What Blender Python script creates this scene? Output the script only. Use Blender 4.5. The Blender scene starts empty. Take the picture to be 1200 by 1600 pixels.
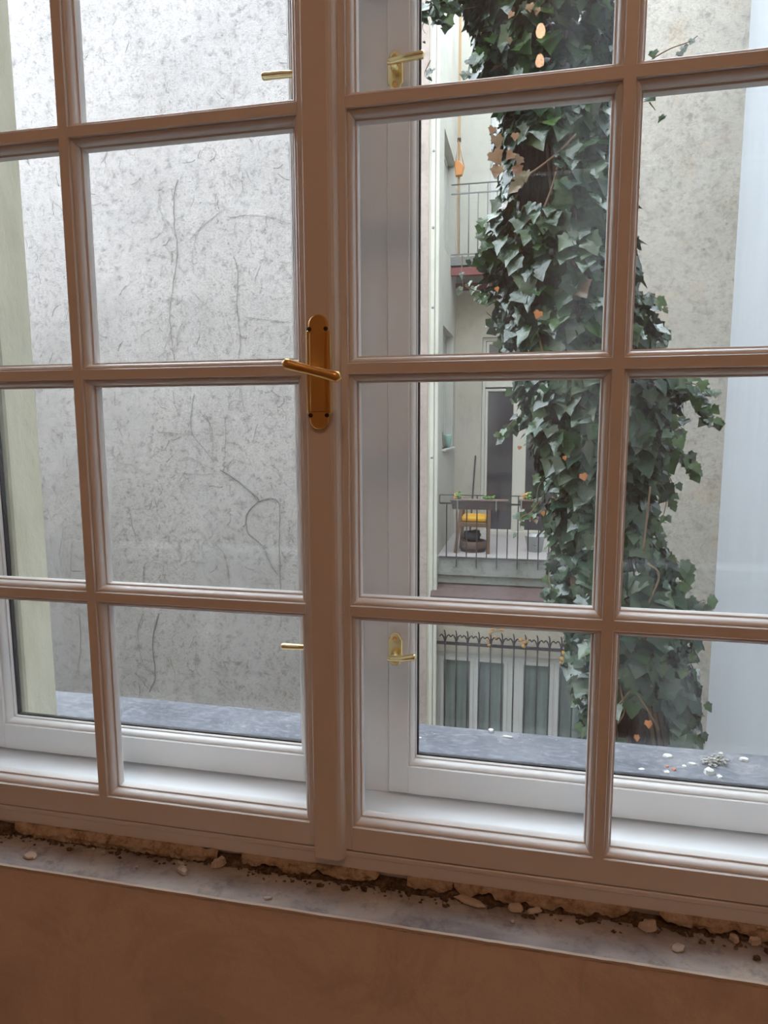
import bpy, math, random
from mathutils import Vector, Matrix, noise
R = random.Random(7)
S = bpy.context.scene
COL = S.collection

# ------------------------------------------------------------------ camera
F = 1051.36
CAM = Vector((.2356, -.9334, .5897))
def _rot(y, p, r):
    cy, sy = math.cos(y), math.sin(y); cp, sp = math.cos(p), math.sin(p); cr, sr = math.cos(r), math.sin(r)
    return Matrix(((cy, -sy, 0), (sy, cy, 0), (0, 0, 1))) @ Matrix(((1, 0, 0), (0, cp, -sp), (0, sp, cp))) @ Matrix(((cr, 0, sr), (0, 1, 0), (-sr, 0, cr)))
CM = _rot(.2133, -.1303, .0033)
cd = bpy.data.cameras.new('camera'); cam = bpy.data.objects.new('camera', cd); COL.objects.link(cam)
right, fwd, up = CM.col[0], CM.col[1], CM.col[2]
m4 = Matrix((right, up, -fwd)).transposed().to_4x4(); m4.translation = CAM
cam.matrix_world = m4
cd.sensor_fit = 'VERTICAL'; cd.sensor_height = 36; cd.lens = F * 36 / 1600; cd.clip_start = .02; cd.clip_end = 200
S.camera = cam

def at(px, py, Y):
    v = CM @ Vector(((px - 600) / F, 1, (800 - py) / F))
    return CAM + v * ((Y - CAM.y) / v.y)

# ------------------------------------------------------------------ sky and exposure
w = bpy.data.worlds.new('overcast_sky'); S.world = w; w.use_nodes = True
bg = w.node_tree.nodes['Background']; bg.inputs[0].default_value = (.84, .915, 1.0, 1); bg.inputs[1].default_value = 7.3
S.view_settings.view_transform = 'Standard'; S.view_settings.look = 'None'
S.view_settings.exposure = 0; S.view_settings.gamma = 1; S.view_settings.use_curve_mapping = False
BULB = 22.0; FILL_GLOBE = 36.0
BULB_COL = (1.0, .58, .36)

# ------------------------------------------------------------------ materials
MATS = {}
def mat(name, col=(.8, .8, .8), rough=.5, metal=0, spec=.5, emit=None, es=0, coat=0):
    m = bpy.data.materials.new(name); m.use_nodes = True
    b = m.node_tree.nodes['Principled BSDF']
    b.inputs['Base Color'].default_value = (*col, 1); b.inputs['Roughness'].default_value = rough
    b.inputs['Metallic'].default_value = metal; b.inputs['Specular IOR Level'].default_value = spec
    b.inputs['Coat Weight'].default_value = coat
    if emit: b.inputs['Emission Color'].default_value = (*emit, 1); b.inputs['Emission Strength'].default_value = es
    MATS[name] = m
    return m
def nodes(m): return m.node_tree.nodes, m.node_tree.links, m.node_tree.nodes['Principled BSDF']
def mapping(m, scale=(1, 1, 1), rot=(0, 0, 0)):
    n, l, b = nodes(m)
    tc = n.new('ShaderNodeTexCoord'); mp = n.new('ShaderNodeMapping')
    mp.inputs['Scale'].default_value = scale; mp.inputs['Rotation'].default_value = rot
    l.new(tc.outputs['Object'], mp.inputs[0]); return mp.outputs[0]
def nz(m, vec, scale, detail=6, rough=.6, dist=0):
    n, l, b = nodes(m)
    t = n.new('ShaderNodeTexNoise'); t.inputs['Scale'].default_value = scale; t.inputs['Detail'].default_value = detail
    t.inputs['Roughness'].default_value = rough; t.inputs['Distortion'].default_value = dist
    l.new(vec, t.inputs['Vector']); return t.outputs[0]
def ramp(m, fac, stops):
    n, l, b = nodes(m)
    r = n.new('ShaderNodeValToRGB'); e = r.color_ramp.elements
    while len(e) < len(stops): e.new(.5)
    for i, (p, c) in enumerate(stops):
        e[i].position = p; e[i].color = (*c, 1) if len(c) == 3 else c
    l.new(fac, r.inputs[0]); return r.outputs[0]
def mul(m, a, b_, fac=1, mode='MULTIPLY'):
    n, l, b = nodes(m)
    x = n.new('ShaderNodeMix'); x.data_type = 'RGBA'; x.blend_type = mode
    if isinstance(fac, (int, float)): x.inputs[0].default_value = fac
    else: l.new(fac, x.inputs[0])
    for s, v in ((6, a), (7, b_)):
        if isinstance(v, tuple): x.inputs[s].default_value = (*v, 1)
        else: l.new(v, x.inputs[s])
    return x.outputs[2]
def bump(m, h, strength, dist=.01):
    n, l, b = nodes(m)
    x = n.new('ShaderNodeBump'); x.inputs['Strength'].default_value = strength; x.inputs['Distance'].default_value = dist
    l.new(h, x.inputs['Height']); l.new(x.outputs[0], b.inputs['Normal'])
def grey(v): return (v, v, v)

def stucco(name, base, grime=.6, fine=.78, s=1.0, rust=None):
    m = mat(name, base, .9, spec=.2)
    n, l, b = nodes(m); v = mapping(m, (1, 1, 1)); vs = mapping(m, (1.0, 1.0, 1.7), (0, .5, 0))
    big = ramp(m, nz(m, v, .9 * s, 5, .65), [(.35, grey(.84)), (.65, grey(1))])
    mid = ramp(m, nz(m, v, 8 * s, 12, .80, .3), [(.37, grey(grime)), (.50, grey(1))])
    fib = ramp(m, nz(m, vs, 38 * s, 8, .8, .7), [(.34, grey(fine)), (.50, grey(1))])
    c = mul(m, mul(m, mul(m, base, big), mid), fib)
    if rust:
        c = mul(m, c, ramp(m, nz(m, v, 1.4 * s, 4, .6), [(.55, grey(1)), (.75, rust)]))
    l.new(c, b.inputs['Base Color'])
    bump(m, nz(m, v, 60 * s, 6, .7), .5, .02)
    return m

paint = mat('white_gloss_paint', (.80, .79, .77), .33, spec=.5)
jamb_paint = mat('white_box_paint', (.86, .89, .91), .42, spec=.45)
_v = mapping(jamb_paint); bump(jamb_paint, nz(jamb_paint, _v, 120, 3, .5), .05, .002)
gasket = mat('black_gasket', (.015, .015, .017), .6)
brass = mat('polished_brass', (.80, .50, .17), .34, metal=1)
_v = mapping(brass); _n, _l, _b = nodes(brass)
_l.new(ramp(brass, nz(brass, _v, 60, 3, .5), [(.3, grey(.28)), (.8, grey(.42))]), _b.inputs['Roughness'])
dark_hole = mat('screw_recess', (.05, .03, .015), .5, metal=.6)
pale_brass = mat('pale_brass', (.86, .70, .36), .24, metal=1)

# clear glass: transparent body, mirror share by view angle, a trace of dust
glass = bpy.data.materials.new('window_glass'); glass.use_nodes = True
n, l = glass.node_tree.nodes, glass.node_tree.links; n.clear()
o = n.new('ShaderNodeOutputMaterial'); tr = n.new('ShaderNodeBsdfTransparent'); gl = n.new('ShaderNodeBsdfGlossy')
tr.inputs[0].default_value = (.985, .99, .99, 1); gl.inputs['Roughness'].default_value = .0
gl.inputs[0].default_value = (.9, .9, .9, 1)
lw = n.new('ShaderNodeLayerWeight'); lw.inputs[0].default_value = .5
pw_ = n.new('ShaderNodeMath'); pw_.operation = 'POWER'; pw_.inputs[1].default_value = 5; l.new(lw.outputs['Facing'], pw_.inputs[0])
fr = n.new('ShaderNodeMath'); fr.operation = 'MULTIPLY_ADD'; fr.inputs[1].default_value = .96; fr.inputs[2].default_value = .03; l.new(pw_.outputs[0], fr.inputs[0])
mx = n.new('ShaderNodeMixShader'); l.new(fr.outputs[0], mx.inputs[0]); l.new(tr.outputs[0], mx.inputs[1]); l.new(gl.outputs[0], mx.inputs[2])
df = n.new('ShaderNodeBsdfTranslucent'); df.inputs[0].default_value = (.85, .9, .95, 1)
tc = n.new('ShaderNodeTexCoord'); mp = n.new('ShaderNodeMapping'); mp.inputs['Scale'].default_value = (3, 1, 1); mp.inputs['Rotation'].default_value = (0, .6, 0)
l.new(tc.outputs['Object'], mp.inputs[0])
nt = n.new('ShaderNodeTexNoise'); nt.inputs['Scale'].default_value = 2.6; nt.inputs['Detail'].default_value = 5; nt.inputs['Distortion'].default_value = 1.2
l.new(mp.outputs[0], nt.inputs['Vector'])
mr = n.new('ShaderNodeMapRange'); mr.inputs[1].default_value = .48; mr.inputs[2].default_value = .8; mr.inputs[3].default_value = .003; mr.inputs[4].default_value = .03
l.new(nt.outputs[0], mr.inputs[0])
mx2 = n.new('ShaderNodeMixShader'); l.new(mr.outputs[0], mx2.inputs[0]); l.new(mx.outputs[0], mx2.inputs[1]); l.new(df.outputs[0], mx2.inputs[2])
l.new(mx2.outputs[0], o.inputs[0]); MATS['window_glass'] = glass

inner_wall = mat('beige_room_plaster', (.80, .71, .64), .85, spec=.2)
_v = mapping(inner_wall); _n, _l, _b = nodes(inner_wall)
_c = mul(inner_wall, (.82, .725, .65), ramp(inner_wall, nz(inner_wall, _v, 5.5, 6, .65, .8), [(.36, grey(.84)), (.52, grey(1))]))
_c = mul(inner_wall, _c, ramp(inner_wall, nz(inner_wall, mapping(inner_wall, (1, 1, .35)), 9, 6, .7, 1.5), [(.30, grey(.86)), (.40, grey(1))]))
_l.new(_c, _b.inputs['Base Color']); bump(inner_wall, nz(inner_wall, _v, 22, 5, .6), .25, .01)
ceil_m = mat('room_ceiling_paint', (.75, .70, .64), .9)
floor_m = mat('oak_floor', (.36, .21, .11), .45)
_v = mapping(floor_m, (1, 8, 1)); _n, _l, _b = nodes(floor_m)
_l.new(ramp(floor_m, nz(floor_m, _v, 3, 6, .6), [(.3, (.28, .15, .08)), (.7, (.42, .26, .14))]), _b.inputs['Base Color'])

ledge_m = mat('grey_plaster_ledge', (.5, .48, .46), .8, spec=.25)
_v = mapping(ledge_m); _n, _l, _b = nodes(ledge_m)
_c = ramp(ledge_m, nz(ledge_m, mapping(ledge_m, (1, 2.2, 1)), 4.5, 5, .55, .3), [(.32, (.28, .265, .275)), (.5, (.50, .485, .475)), (.68, (.72, .66, .57))])
_c = mul(ledge_m, _c, ramp(ledge_m, nz(ledge_m, _v, 34, 7, .75), [(.35, grey(.66)), (.5, grey(1))]))
_l.new(_c, _b.inputs['Base Color']); bump(ledge_m, nz(ledge_m, _v, 45, 7, .7), .5, .006)
rubble_m = mat('crumbled_mortar', (.19, .13, .09), .95, spec=.1)
_v = mapping(rubble_m); _n, _l, _b = nodes(rubble_m)
_l.new(ramp(rubble_m, nz(rubble_m, _v, 70, 8, .75), [(.3, (.06, .04, .03)), (.5, (.20, .14, .10)), (.75, (.45, .36, .28))]), _b.inputs['Base Color'])
bump(rubble_m, nz(rubble_m, _v, 120, 8, .7), .8, .01)
foam_m = mat('cream_mounting_foam', (.66, .56, .44), .8, spec=.2)
_v = mapping(foam_m); _n, _l, _b = nodes(foam_m)
_l.new(ramp(foam_m, nz(foam_m, _v, 50, 6, .7), [(.32, (.22, .14, .08)), (.47, (.50, .39, .27)), (.75, (.66, .57, .46))]), _b.inputs['Base Color'])
bump(foam_m, nz(foam_m, _v, 90, 6, .65), .6, .01)
chip_m = mat('white_plaster_chip', (.60, .59, .56), .85)
pale_mortar = mat('pale_mortar', (.34, .33, .30), .95)
brick_m = mat('red_brick_crumb', (.48, .20, .13), .9)
crust_m = mat('cream_paint_crust', (.62, .54, .45), .8)

slate_m = mat('blue_grey_stone_sill', (.30, .32, .37), .75, spec=.3)
_v = mapping(slate_m); _n, _l, _b = nodes(slate_m)
_c = ramp(slate_m, nz(slate_m, _v, 7, 8, .7, .5), [(.32, (.065, .070, .088)), (.5, (.115, .122, .146)), (.68, (.19, .195, .21))])
_c = mul(slate_m, _c, ramp(slate_m, nz(slate_m, mapping(slate_m, (1, 2, 1)), 55, 6, .75), [(.50, (0, 0, 0)), (.70, (.16, .158, .152))]), 1, 'ADD')
_l.new(_c, _b.inputs['Base Color']); bump(slate_m, nz(slate_m, _v, 60, 5, .6), .3, .005)

wall_stucco = stucco('weathered_grey_stucco', (.375, .352, .346), .56, .36, 1.0)
wall_stucco2 = stucco('weathered_beige_stucco', (.42, .39, .35), .62, .50, 1.1, (1.0, .86, .72))
pier_stucco = stucco('pinkish_grey_stucco', (.43, .36, .33), .74, .74, 1.5)
white_wall = stucco('white_recess_plaster', (.56, .55, .49), .93, .95, 1.0)
cream_wall = stucco('cream_recess_plaster', (.56, .51, .43), .84, .90, 1.0)
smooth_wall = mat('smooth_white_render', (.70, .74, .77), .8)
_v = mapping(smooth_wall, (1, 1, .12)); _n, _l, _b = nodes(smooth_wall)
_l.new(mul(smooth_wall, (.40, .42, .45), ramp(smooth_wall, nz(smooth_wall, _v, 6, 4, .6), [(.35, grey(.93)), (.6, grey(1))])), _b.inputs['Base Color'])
reveal_m = mat('yellowish_reveal_plaster', (.74, .73, .56), .9)
_v = mapping(reveal_m, (1, 1, .5)); _n, _l, _b = nodes(reveal_m)
_l.new(ramp(reveal_m, nz(reveal_m, _v, 12, 6, .6), [(.35, (.60, .565, .405)), (.6, (.70, .66, .50))]), _b.inputs['Base Color'])
bump(reveal_m, nz(reveal_m, _v, 40, 6, .6), .35, .01)
ground_m = stucco('courtyard_concrete', (.34, .33, .32), .7, .8)

iron = mat('dark_wrought_iron', (.035, .03, .035), .55, metal=.3)
galv = mat('grey_painted_steel', (.19, .195, .195), .5, metal=.3)
concrete = stucco('balcony_concrete', (.27, .27, .255), .6, .8, 2.5)
brown_tin = stucco('brown_tin_flashing', (.15, .105, .10), .65, .85, 2)
redbeam = mat('red_brown_painted_beam', (.20, .055, .05), .6)
tilefloor = mat('pale_balcony_floor', (.42, .385, .375), .7)
cream_frame = mat('cream_door_paint', (.58, .56, .50), .5)
white_frame = mat('white_window_paint', (.50, .50, .49), .5)
dark_glass = mat('dark_reflecting_glass', (.055, .05, .06), .06, spec=.7)
green_glass = mat('curtained_glass', (.13, .17, .155), .12, spec=.6)
_v = mapping(green_glass, (1, 1, .06)); _n, _l, _b = nodes(green_glass)
_l.new(ramp(green_glass, nz(green_glass, _v, 14, 3, .5), [(.35, (.10, .125, .12)), (.65, (.17, .22, .20))]), _b.inputs['Base Color'])
curtain = mat('pale_door_panel', (.52, .53, .50), .6)
wood = mat('brown_chair_wood', (.17, .095, .05), .55)
planter_m = mat('dark_brown_planter', (.055, .038, .036), .6)
mustard = mat('mustard_yellow_fabric', (.60, .32, .025), .9)
tub_m = mat('brown_barrel_wood', (.13, .08, .06), .7)
leather = mat('orange_brown_leather', (.55, .23, .07), .55)
slat_m = mat('light_brown_slat', (.40, .27, .15), .7)
black_m = mat('black_plastic', (.02, .02, .025), .5)
grey_pot = mat('grey_zinc', (.42, .44, .45), .5, metal=.3)
green_cup = mat('mint_green_glaze', (.33, .55, .44), .35)
greensmall = mat('small_green_leaf', (.10, .20, .05), .6)
ochre = mat('ochre_autumn_leaf', (.50, .27, .08), .7)
vine_dry = mat('dry_grey_vine', (.17, .16, .155), .9)
bark = mat('dark_fibrous_bark', (.09, .065, .055), .95, spec=.15)
_v = mapping(bark, (7, 7, .7)); _n, _l, _b = nodes(bark)
_l.new(ramp(bark, nz(bark, _v, 6, 7, .7, 1.0), [(.3, (.025, .018, .016)), (.55, (.075, .05, .042)), (.75, (.20, .14, .11))]), _b.inputs['Base Color'])
bump(bark, nz(bark, _v, 9, 7, .7, 1), 1, .03)
stem_m = mat('brown_ivy_stem', (.20, .13, .09), .8)
leaf_m = mat('ivy_leaf', (.05, .12, .04), .27, spec=.65)
_n, _l, _b = nodes(leaf_m)
_a = _n.new('ShaderNodeAttribute'); _a.attribute_name = 'kind_tint'; _l.new(_a.outputs['Color'], _b.inputs['Base Color'])
_v = mapping(leaf_m); bump(leaf_m, nz(leaf_m, _v, 45, 3, .5), .3, .008)

# ------------------------------------------------------------------ mesh builder
class MB:
    def __init__(s): s.v = []; s.f = []; s.mi = []; s.sm = []; s.col = []; s.cur = 0; s.c = (1, 1, 1, 1)
    def add(s, vs, fs, smooth=False):
        o = len(s.v); s.v += [tuple(p) for p in vs]
        for f in fs: s.f.append(tuple(i + o for i in f)); s.mi.append(s.cur); s.sm.append(smooth)
        s.col += [s.c] * len(vs)
        return s
    def box(s, x0, x1, y0, y1, z0, z1, bev=0):
        if bev <= 0:
            vs = [(x, y, z) for x in (x0, x1) for y in (y0, y1) for z in (z0, z1)]
            return s.add(vs, [(0, 1, 3, 2), (4, 6, 7, 5), (0, 4, 5, 1), (2, 3, 7, 6), (0, 2, 6, 4), (1, 5, 7, 3)])
        # chamfered box: 24 vertices
        b = min(bev, (x1 - x0) / 2.01, (y1 - y0) / 2.01, (z1 - z0) / 2.01)
        X = (x0, x1); Y = (y0, y1); Z = (z0, z1); vs = []; idx = {}
        for i in (0, 1):
            for j in (0, 1):
                for k in (0, 1):
                    sx, sy, sz = (1 - 2 * i) * b, (1 - 2 * j) * b, (1 - 2 * k) * b
                    for a, p in enumerate(((X[i], Y[j] + sy, Z[k] + sz), (X[i] + sx, Y[j], Z[k] + sz), (X[i] + sx, Y[j] + sy, Z[k]))):
                        idx[(i, j, k, a)] = len(vs); vs.append(p)
        fs = []
        for i in (0, 1): fs.append([idx[(i, 0, 0, 0)], idx[(i, 1, 0, 0)], idx[(i, 1, 1, 0)], idx[(i, 0, 1, 0)]][::(1 if i else -1)])
        for j in (0, 1): fs.append([idx[(0, j, 0, 1)], idx[(1, j, 0, 1)], idx[(1, j, 1, 1)], idx[(0, j, 1, 1)]][::(-1 if j else 1)])
        for k in (0, 1): fs.append([idx[(0, 0, k, 2)], idx[(1, 0, k, 2)], idx[(1, 1, k, 2)], idx[(0, 1, k, 2)]][::(1 if k else -1)])
        for i in (0, 1):
            for j in (0, 1): fs.append([idx[(i, j, 0, 0)], idx[(i, j, 0, 1)], idx[(i, j, 1, 1)], idx[(i, j, 1, 0)]])
            for k in (0, 1): fs.append([idx[(i, 0, k, 0)], idx[(i, 0, k, 2)], idx[(i, 1, k, 2)], idx[(i, 1, k, 0)]])
        for j in (0, 1):
            for k in (0, 1): fs.append([idx[(0, j, k, 1)], idx[(0, j, k, 2)], idx[(1, j, k, 2)], idx[(1, j, k, 1)]])
        for i in (0, 1):
            for j in (0, 1):
                for k in (0, 1): fs.append([idx[(i, j, k, 0)], idx[(i, j, k, 1)], idx[(i, j, k, 2)]])
        return s.add(vs, fs)
    def tube(s, pts, r, n=8, flat=1.0):
        pts = [Vector(p) for p in pts]
        rs = r if isinstance(r, (list, tuple)) else [r] * len(pts)
        vs = []; fs = []
        ref = Vector((0, 0, 1))
        d0 = (pts[-1] - pts[0])
        if abs(d0.normalized().z) > .8: ref = Vector((0, 1, 0))
        for i, p in enumerate(pts):
            t = (pts[min(i + 1, len(pts) - 1)] - pts[max(i - 1, 0)]).normalized()
            u = t.cross(ref)
            if u.length < 1e-4: u = t.cross(Vector((1, 0, 0)))
            u.normalize(); w_ = u.cross(t)
            for k in range(n):
                a = 2 * math.pi * k / n
                vs.append(p + u * math.cos(a) * rs[i] + w_ * math.sin(a) * rs[i] * flat)
        for i in range(len(pts) - 1):
            for k in range(n):
                a, b = i * n + k, i * n + (k + 1) % n
                fs.append((a, b, b + n, a + n))
        fs.append(tuple(range(n))[::-1]); fs.append(tuple(range((len(pts) - 1) * n, len(pts) * n)))
        return s.add(vs, fs, True)
    def lathe(s, c, prof, n=20, axis='z'):
        c = Vector(c); vs = []; fs = []
        for r, h in prof:
            for k in range(n):
                a = 2 * math.pi * k / n
                d = Vector((r * math.cos(a), r * math.sin(a), h))
                if axis == 'y': d = Vector((d.x, d.z, d.y))
                vs.append(c + d)
        for i in range(len(prof) - 1):
            for k in range(n):
                a, b = i * n + k, i * n + (k + 1) % n
                fs.append((a, b, b + n, a + n))
        fs.append(tuple(range(n))); fs.append(tuple(range((len(prof) - 1) * n, len(prof) * n)))
        return s.add(vs, fs, True)
    def prism_y(s, outline, y0, y1, inset=0):
        """outline (x,z) extruded along y; y0 is the near (front) side, optional chamfer"""
        n = len(outline); cx = sum(p[0] for p in outline) / n; cz = sum(p[1] for p in outline) / n
        def ring(y, k):
            out = []
            for i, (x, z) in enumerate(outline):
                a = Vector(outline[i - 1]); b = Vector(outline[(i + 1) % n]); t = (b - a)
                nn = Vector((-t.y, t.x)).normalized() if t.length > 0 else Vector((0, 0))
                if nn.dot(Vector((cx - x, cz - z))) < 0: nn = -nn
                out.append((x + nn.x * k, y, z + nn.y * k))
            return out
        rings = [ring(y1, 0), ring(y0 + inset, 0)] + ([ring(y0, inset)] if inset else [])
        vs = sum(rings, []); fs = []
        for r in range(len(rings) - 1):
            for i in range(n):
                a, b = r * n + i, r * n + (i + 1) % n
                fs.append((a, b, b + n, a + n))
        fs.append(tuple(range(n))); fs.append(tuple(range((len(rings) - 1) * n, len(rings) * n))[::-1])
        return s.add(vs, fs)
    def loop(s, x0, x1, z0, z1, prof):
        """mitred moulding round an opening; prof = (offset outward, y)"""
        vs = []; fs = []; n = len(prof)
        for o_, y in prof:
            vs += [(x0 - o_, y, z0 - o_), (x1 + o_, y, z0 - o_), (x1 + o_, y, z1 + o_), (x0 - o_, y, z1 + o_)]
        for i in range(n - 1):
            for k in range(4):
                a, b = i * 4 + k, i * 4 + (k + 1) % 4
                fs.append((a, a + 4, b + 4, b))
        return s.add(vs, fs)
    def build(s, name, m, parent=None, **props):
        me = bpy.data.meshes.new(name); me.from_pydata(s.v, [], s.f)
        for mm in (m if isinstance(m, list) else [m]): me.materials.append(mm)
        me.polygons.foreach_set('material_index', s.mi); me.polygons.foreach_set('use_smooth', s.sm)
        if any(c != (1, 1, 1, 1) for c in s.col):
            ca = me.color_attributes.new('kind_tint', 'FLOAT_COLOR', 'POINT')
            ca.data.foreach_set('color', [x for c in s.col for x in c])
        me.update()
        bmx = __import__('bmesh').new(); bmx.from_mesh(me); __import__('bmesh').ops.recalc_face_normals(bmx, faces=bmx.faces) if name not in ('foliage', 'leaf') else None
        bmx.to_mesh(me); bmx.free()
        ob = bpy.data.objects.new(name, me); COL.objects.link(ob)
        if parent: ob.parent = parent; ob.matrix_parent_inverse = Matrix.Translation(-parent.location)
        for k, v in props.items(): ob[k] = v
        return ob
def tag(o, label=None, cat=None, group=None, kind=None):
    if label: o['label'] = label
    if cat: o['category'] = cat
    if group: o['group'] = group
    if kind: o['kind'] = kind
    return o
def empty(name, loc=(0, 0, 0), label=None, cat=None, group=None, kind=None):
    e = bpy.data.objects.new(name, None); COL.objects.link(e); e.location = loc; e.empty_display_size = .1
    return tag(e, label, cat, group, kind)
def struct(name, mb, m): return tag(mb.build(name, m), kind='structure')
def smooth_pts(pts, k=4):
    """Catmull-Rom through points"""
    P = [Vector(p) for p in pts]; P = [P[0] * 2 - P[1]] + P + [P[-1] * 2 - P[-2]]; out = []
    for i in range(1, len(P) - 2):
        for j in range(k):
            t = j / k
            out.append(.5 * ((2 * P[i]) + (P[i + 1] - P[i - 1]) * t + (2 * P[i - 1] - 5 * P[i] + 4 * P[i + 1] - P[i + 2]) * t * t + (3 * P[i] - P[i - 1] - 3 * P[i + 1] + P[i + 2]) * t ** 3))
    out.append(P[-2]); return out
def wall_grid(mb, a0, a1, z0, z1, d0, d1, holes, axis='x'):
    """thick wall spanning a (x or y) and z, with rectangular holes (a0,a1,z0,z1)"""
    As = sorted({a0, a1, *[v for h in holes for v in h[:2]]}); Zs = sorted({z0, z1, *[v for h in holes for v in h[2:]]})
    for i in range(len(As) - 1):
        for j in range(len(Zs) - 1):
            ca, cz = (As[i] + As[i + 1]) / 2, (Zs[j] + Zs[j + 1]) / 2
            if any(h[0] < ca < h[1] and h[2] < cz < h[3] for h in holes): continue
            if axis == 'x': mb.box(As[i], As[i + 1], d0, d1, Zs[j], Zs[j + 1])
            else: mb.box(d0, d1, As[i], As[i + 1], Zs[j], Zs[j + 1])
    return mb

# ================================================================== THE ROOM
ZF, ZC = -.92, 3.15
WX0, WX1, WZ0, WZ1 = -.845, .756, -.1065, 2.16      # window opening in the wall, raised out of view to admit daylight
struct('floor', MB().box(-2.4, 2.6, -5.2, -.1, ZF - .1, ZF), floor_m)
struct('ceiling', MB().box(-2.4, 2.6, -5.2, -.1, ZC, ZC + .1), ceil_m)
struct('wall_left', MB().box(-2.5, -2.4, -5.3, -.1, ZF - .1, ZC + .1), inner_wall)
struct('wall_right', MB().box(2.6, 2.7, -5.3, -.1, ZF - .1, ZC + .1), inner_wall)
struct('wall_back', MB().box(-2.4, 2.6, -5.3, -5.2, ZF - .1, ZC + .1), inner_wall)
struct('wall_window', wall_grid(MB(), -2.5, 2.7, ZF - .1, ZC + .1, -.1, .12, [(WX0, WX1, WZ0, WZ1)]), inner_wall)
OFX0, OFX1 = -9.2, 3.4
struct('wall_facade', wall_grid(MB(), OFX0, OFX1, -5.6, 8, .12, .312, [(-.90, .80, -.12, 2.20)]), reveal_m)

# pendant bulb hanging behind the camera (seen as two warm glints in the panes)
lamp = empty('pendant_lamp', (.236, -3.5, ZC), 'bare warm pendant bulb hanging from the room ceiling', 'lamp')
MB().lathe((.236, -3.5, ZC), [(.001, 0), (.05, 0), (.05, -.015), (.01, -.03), (.001, -.03)]).build('ceiling_cap', white_frame, lamp)
MB().tube([(.236, -3.5, ZC - .02), (.236, -3.5, 2.99)], .003).build('cord', black_m, lamp)
bulb_m = mat('glowing_bulb', (1, .8, .5), .4, emit=BULB_COL, es=BULB)
MB().lathe((.236, -3.5, 2.90), [(.001, .04), (.013, .04), (.014, .10), (.001, .10)], 16).build('socket', black_m, lamp)
MB().lathe((.236, -3.5, 2.90), [(.001, -.034), (.014, -.031), (.025, -.020), (.029, 0), (.025, .020), (.014, .038), (.001, .040)], 24).build('bulb', bulb_m, lamp)

gl_ = empty('added_fill_lamp', (.5, -2.4, ZC), 'added warm fill lamp on the room ceiling, out of view', 'lamp')  # added lamp outside the view, supplies most of the room's warm light
MB().lathe((.5, -2.4, ZC), [(.001, 0), (.12, 0), (.12, -.03), (.001, -.03)], 32).build('fill_lamp_plate', white_frame, gl_)
MB().lathe((.5, -2.4, ZC - .03), [(.11, 0), (.16, -.03), (.175, -.08), (.15, -.13), (.09, -.165), (.001, -.175)], 32).build('fill_globe', mat('fill_globe_glow', (1, .9, .75), .5, emit=BULB_COL, es=FILL_GLOBE), gl_)

# ================================================================== INNER WINDOW (room side)
PW = .3238; MW = .0358; GH = .3055; PITCH = .3412
YF = -.026                                           # front face of the sash members
PROF = [(0, .006), (0, -.0075), (.0012, -.0082), (.0024, -.0082), (.0024, -.0098)]
for _k in range(9):                                  # quarter round
    _a = math.pi / 2 * _k / 8
    PROF.append((.0094 - .0068 * math.cos(_a), -.0105 - .0110 * math.sin(_a)))
PROF += [(.0096, -.0205), (.0102, -.0205), (.0104, YF + .0012), (.0112, YF - .0001), (.0120, YF + .0004)]
def casement(name, xL, xR, zb, cols, rows, pw, ph, mw, y0, label, stile_l, stile_r, rail_b, rail_t, depth=.034):
    """xL = glass left edge of the first column; y0 = plane of the glass"""
    root = empty(name, ((xL + xR) / 2, y0, zb), label, None, None, 'structure')
    off = .0112; yf = y0 + YF; yb = yf + depth
    zt = zb + rows * ph + (rows - 1) * mw
    MB().box(xL - stile_l, xL - off, yf, yb, zb - rail_b, zt + rail_t, .0012).build('stile', paint, root)
    MB().box(xR + off, xR + stile_r, yf, yb, zb - rail_b, zt + rail_t, .0012).build('stile', paint, root)
    MB().box(xL - off, xR + off, yf + .0003, yb, zb - rail_b, zb - off).build('rail', paint, root)
    MB().box(xL - off, xR + off, yf + .0003, yb, zt + off, zt + rail_t).build('rail', paint, root)
    for c in range(cols - 1):
        x = xL + (c + 1) * pw + c * mw
        MB().box(x + off, x + mw - off, yf, yb, zb - off, zt + off).build('muntin', paint, root)
    for c in range(cols):
        x = xL + c * (pw + mw)
        for r in range(rows - 1):
            z = zb + (r + 1) * ph + r * mw
            MB().box(x - off, x + pw + off, yf + .0002, yb, z + off, z + mw - off).build('muntin', paint, root)
        for r in range(rows):
            z = zb + r * (ph + mw)
            mo = MB().loop(x, x + pw, z, z + ph, [(o_, y + y0) for o_, y in PROF])
            for p in mo.build('moulding', paint, root).data.polygons: p.use_smooth = False
            MB().box(x - .004, x + pw + .004, y0 + .001, y0 + .005, z - .004, z + ph + .004).build('pane', glass, root)
            MB().loop(x, x + pw, z, z + ph, [(.006, y0 + .006), (.0005, y0 + .006), (.002, y0 + .009), (.010, y0 + .0205)]).build('glazing_bead', paint, root)
    return root
XC = -.0890                                          # right glass edge of the left sash
XA = XC - 2 * PW - (MW + .0005)
w1 = casement('window_1', XA, XC, -.0005, 2, 6, PW, .3052, .0362, 0, 'inner left casement with small panes in white painted muntins, top rows added for daylight', .052, .043, .0475, .05)  # top two pane rows are unseen, added to let more daylight in
w2 = casement('window_2', 0, 2 * PW + MW, .0, 2, 6, PW, .3052, .0362, 0, 'inner right casement with small panes in white painted muntins, top rows added for daylight', .036, .052, .0475, .05)
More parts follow.
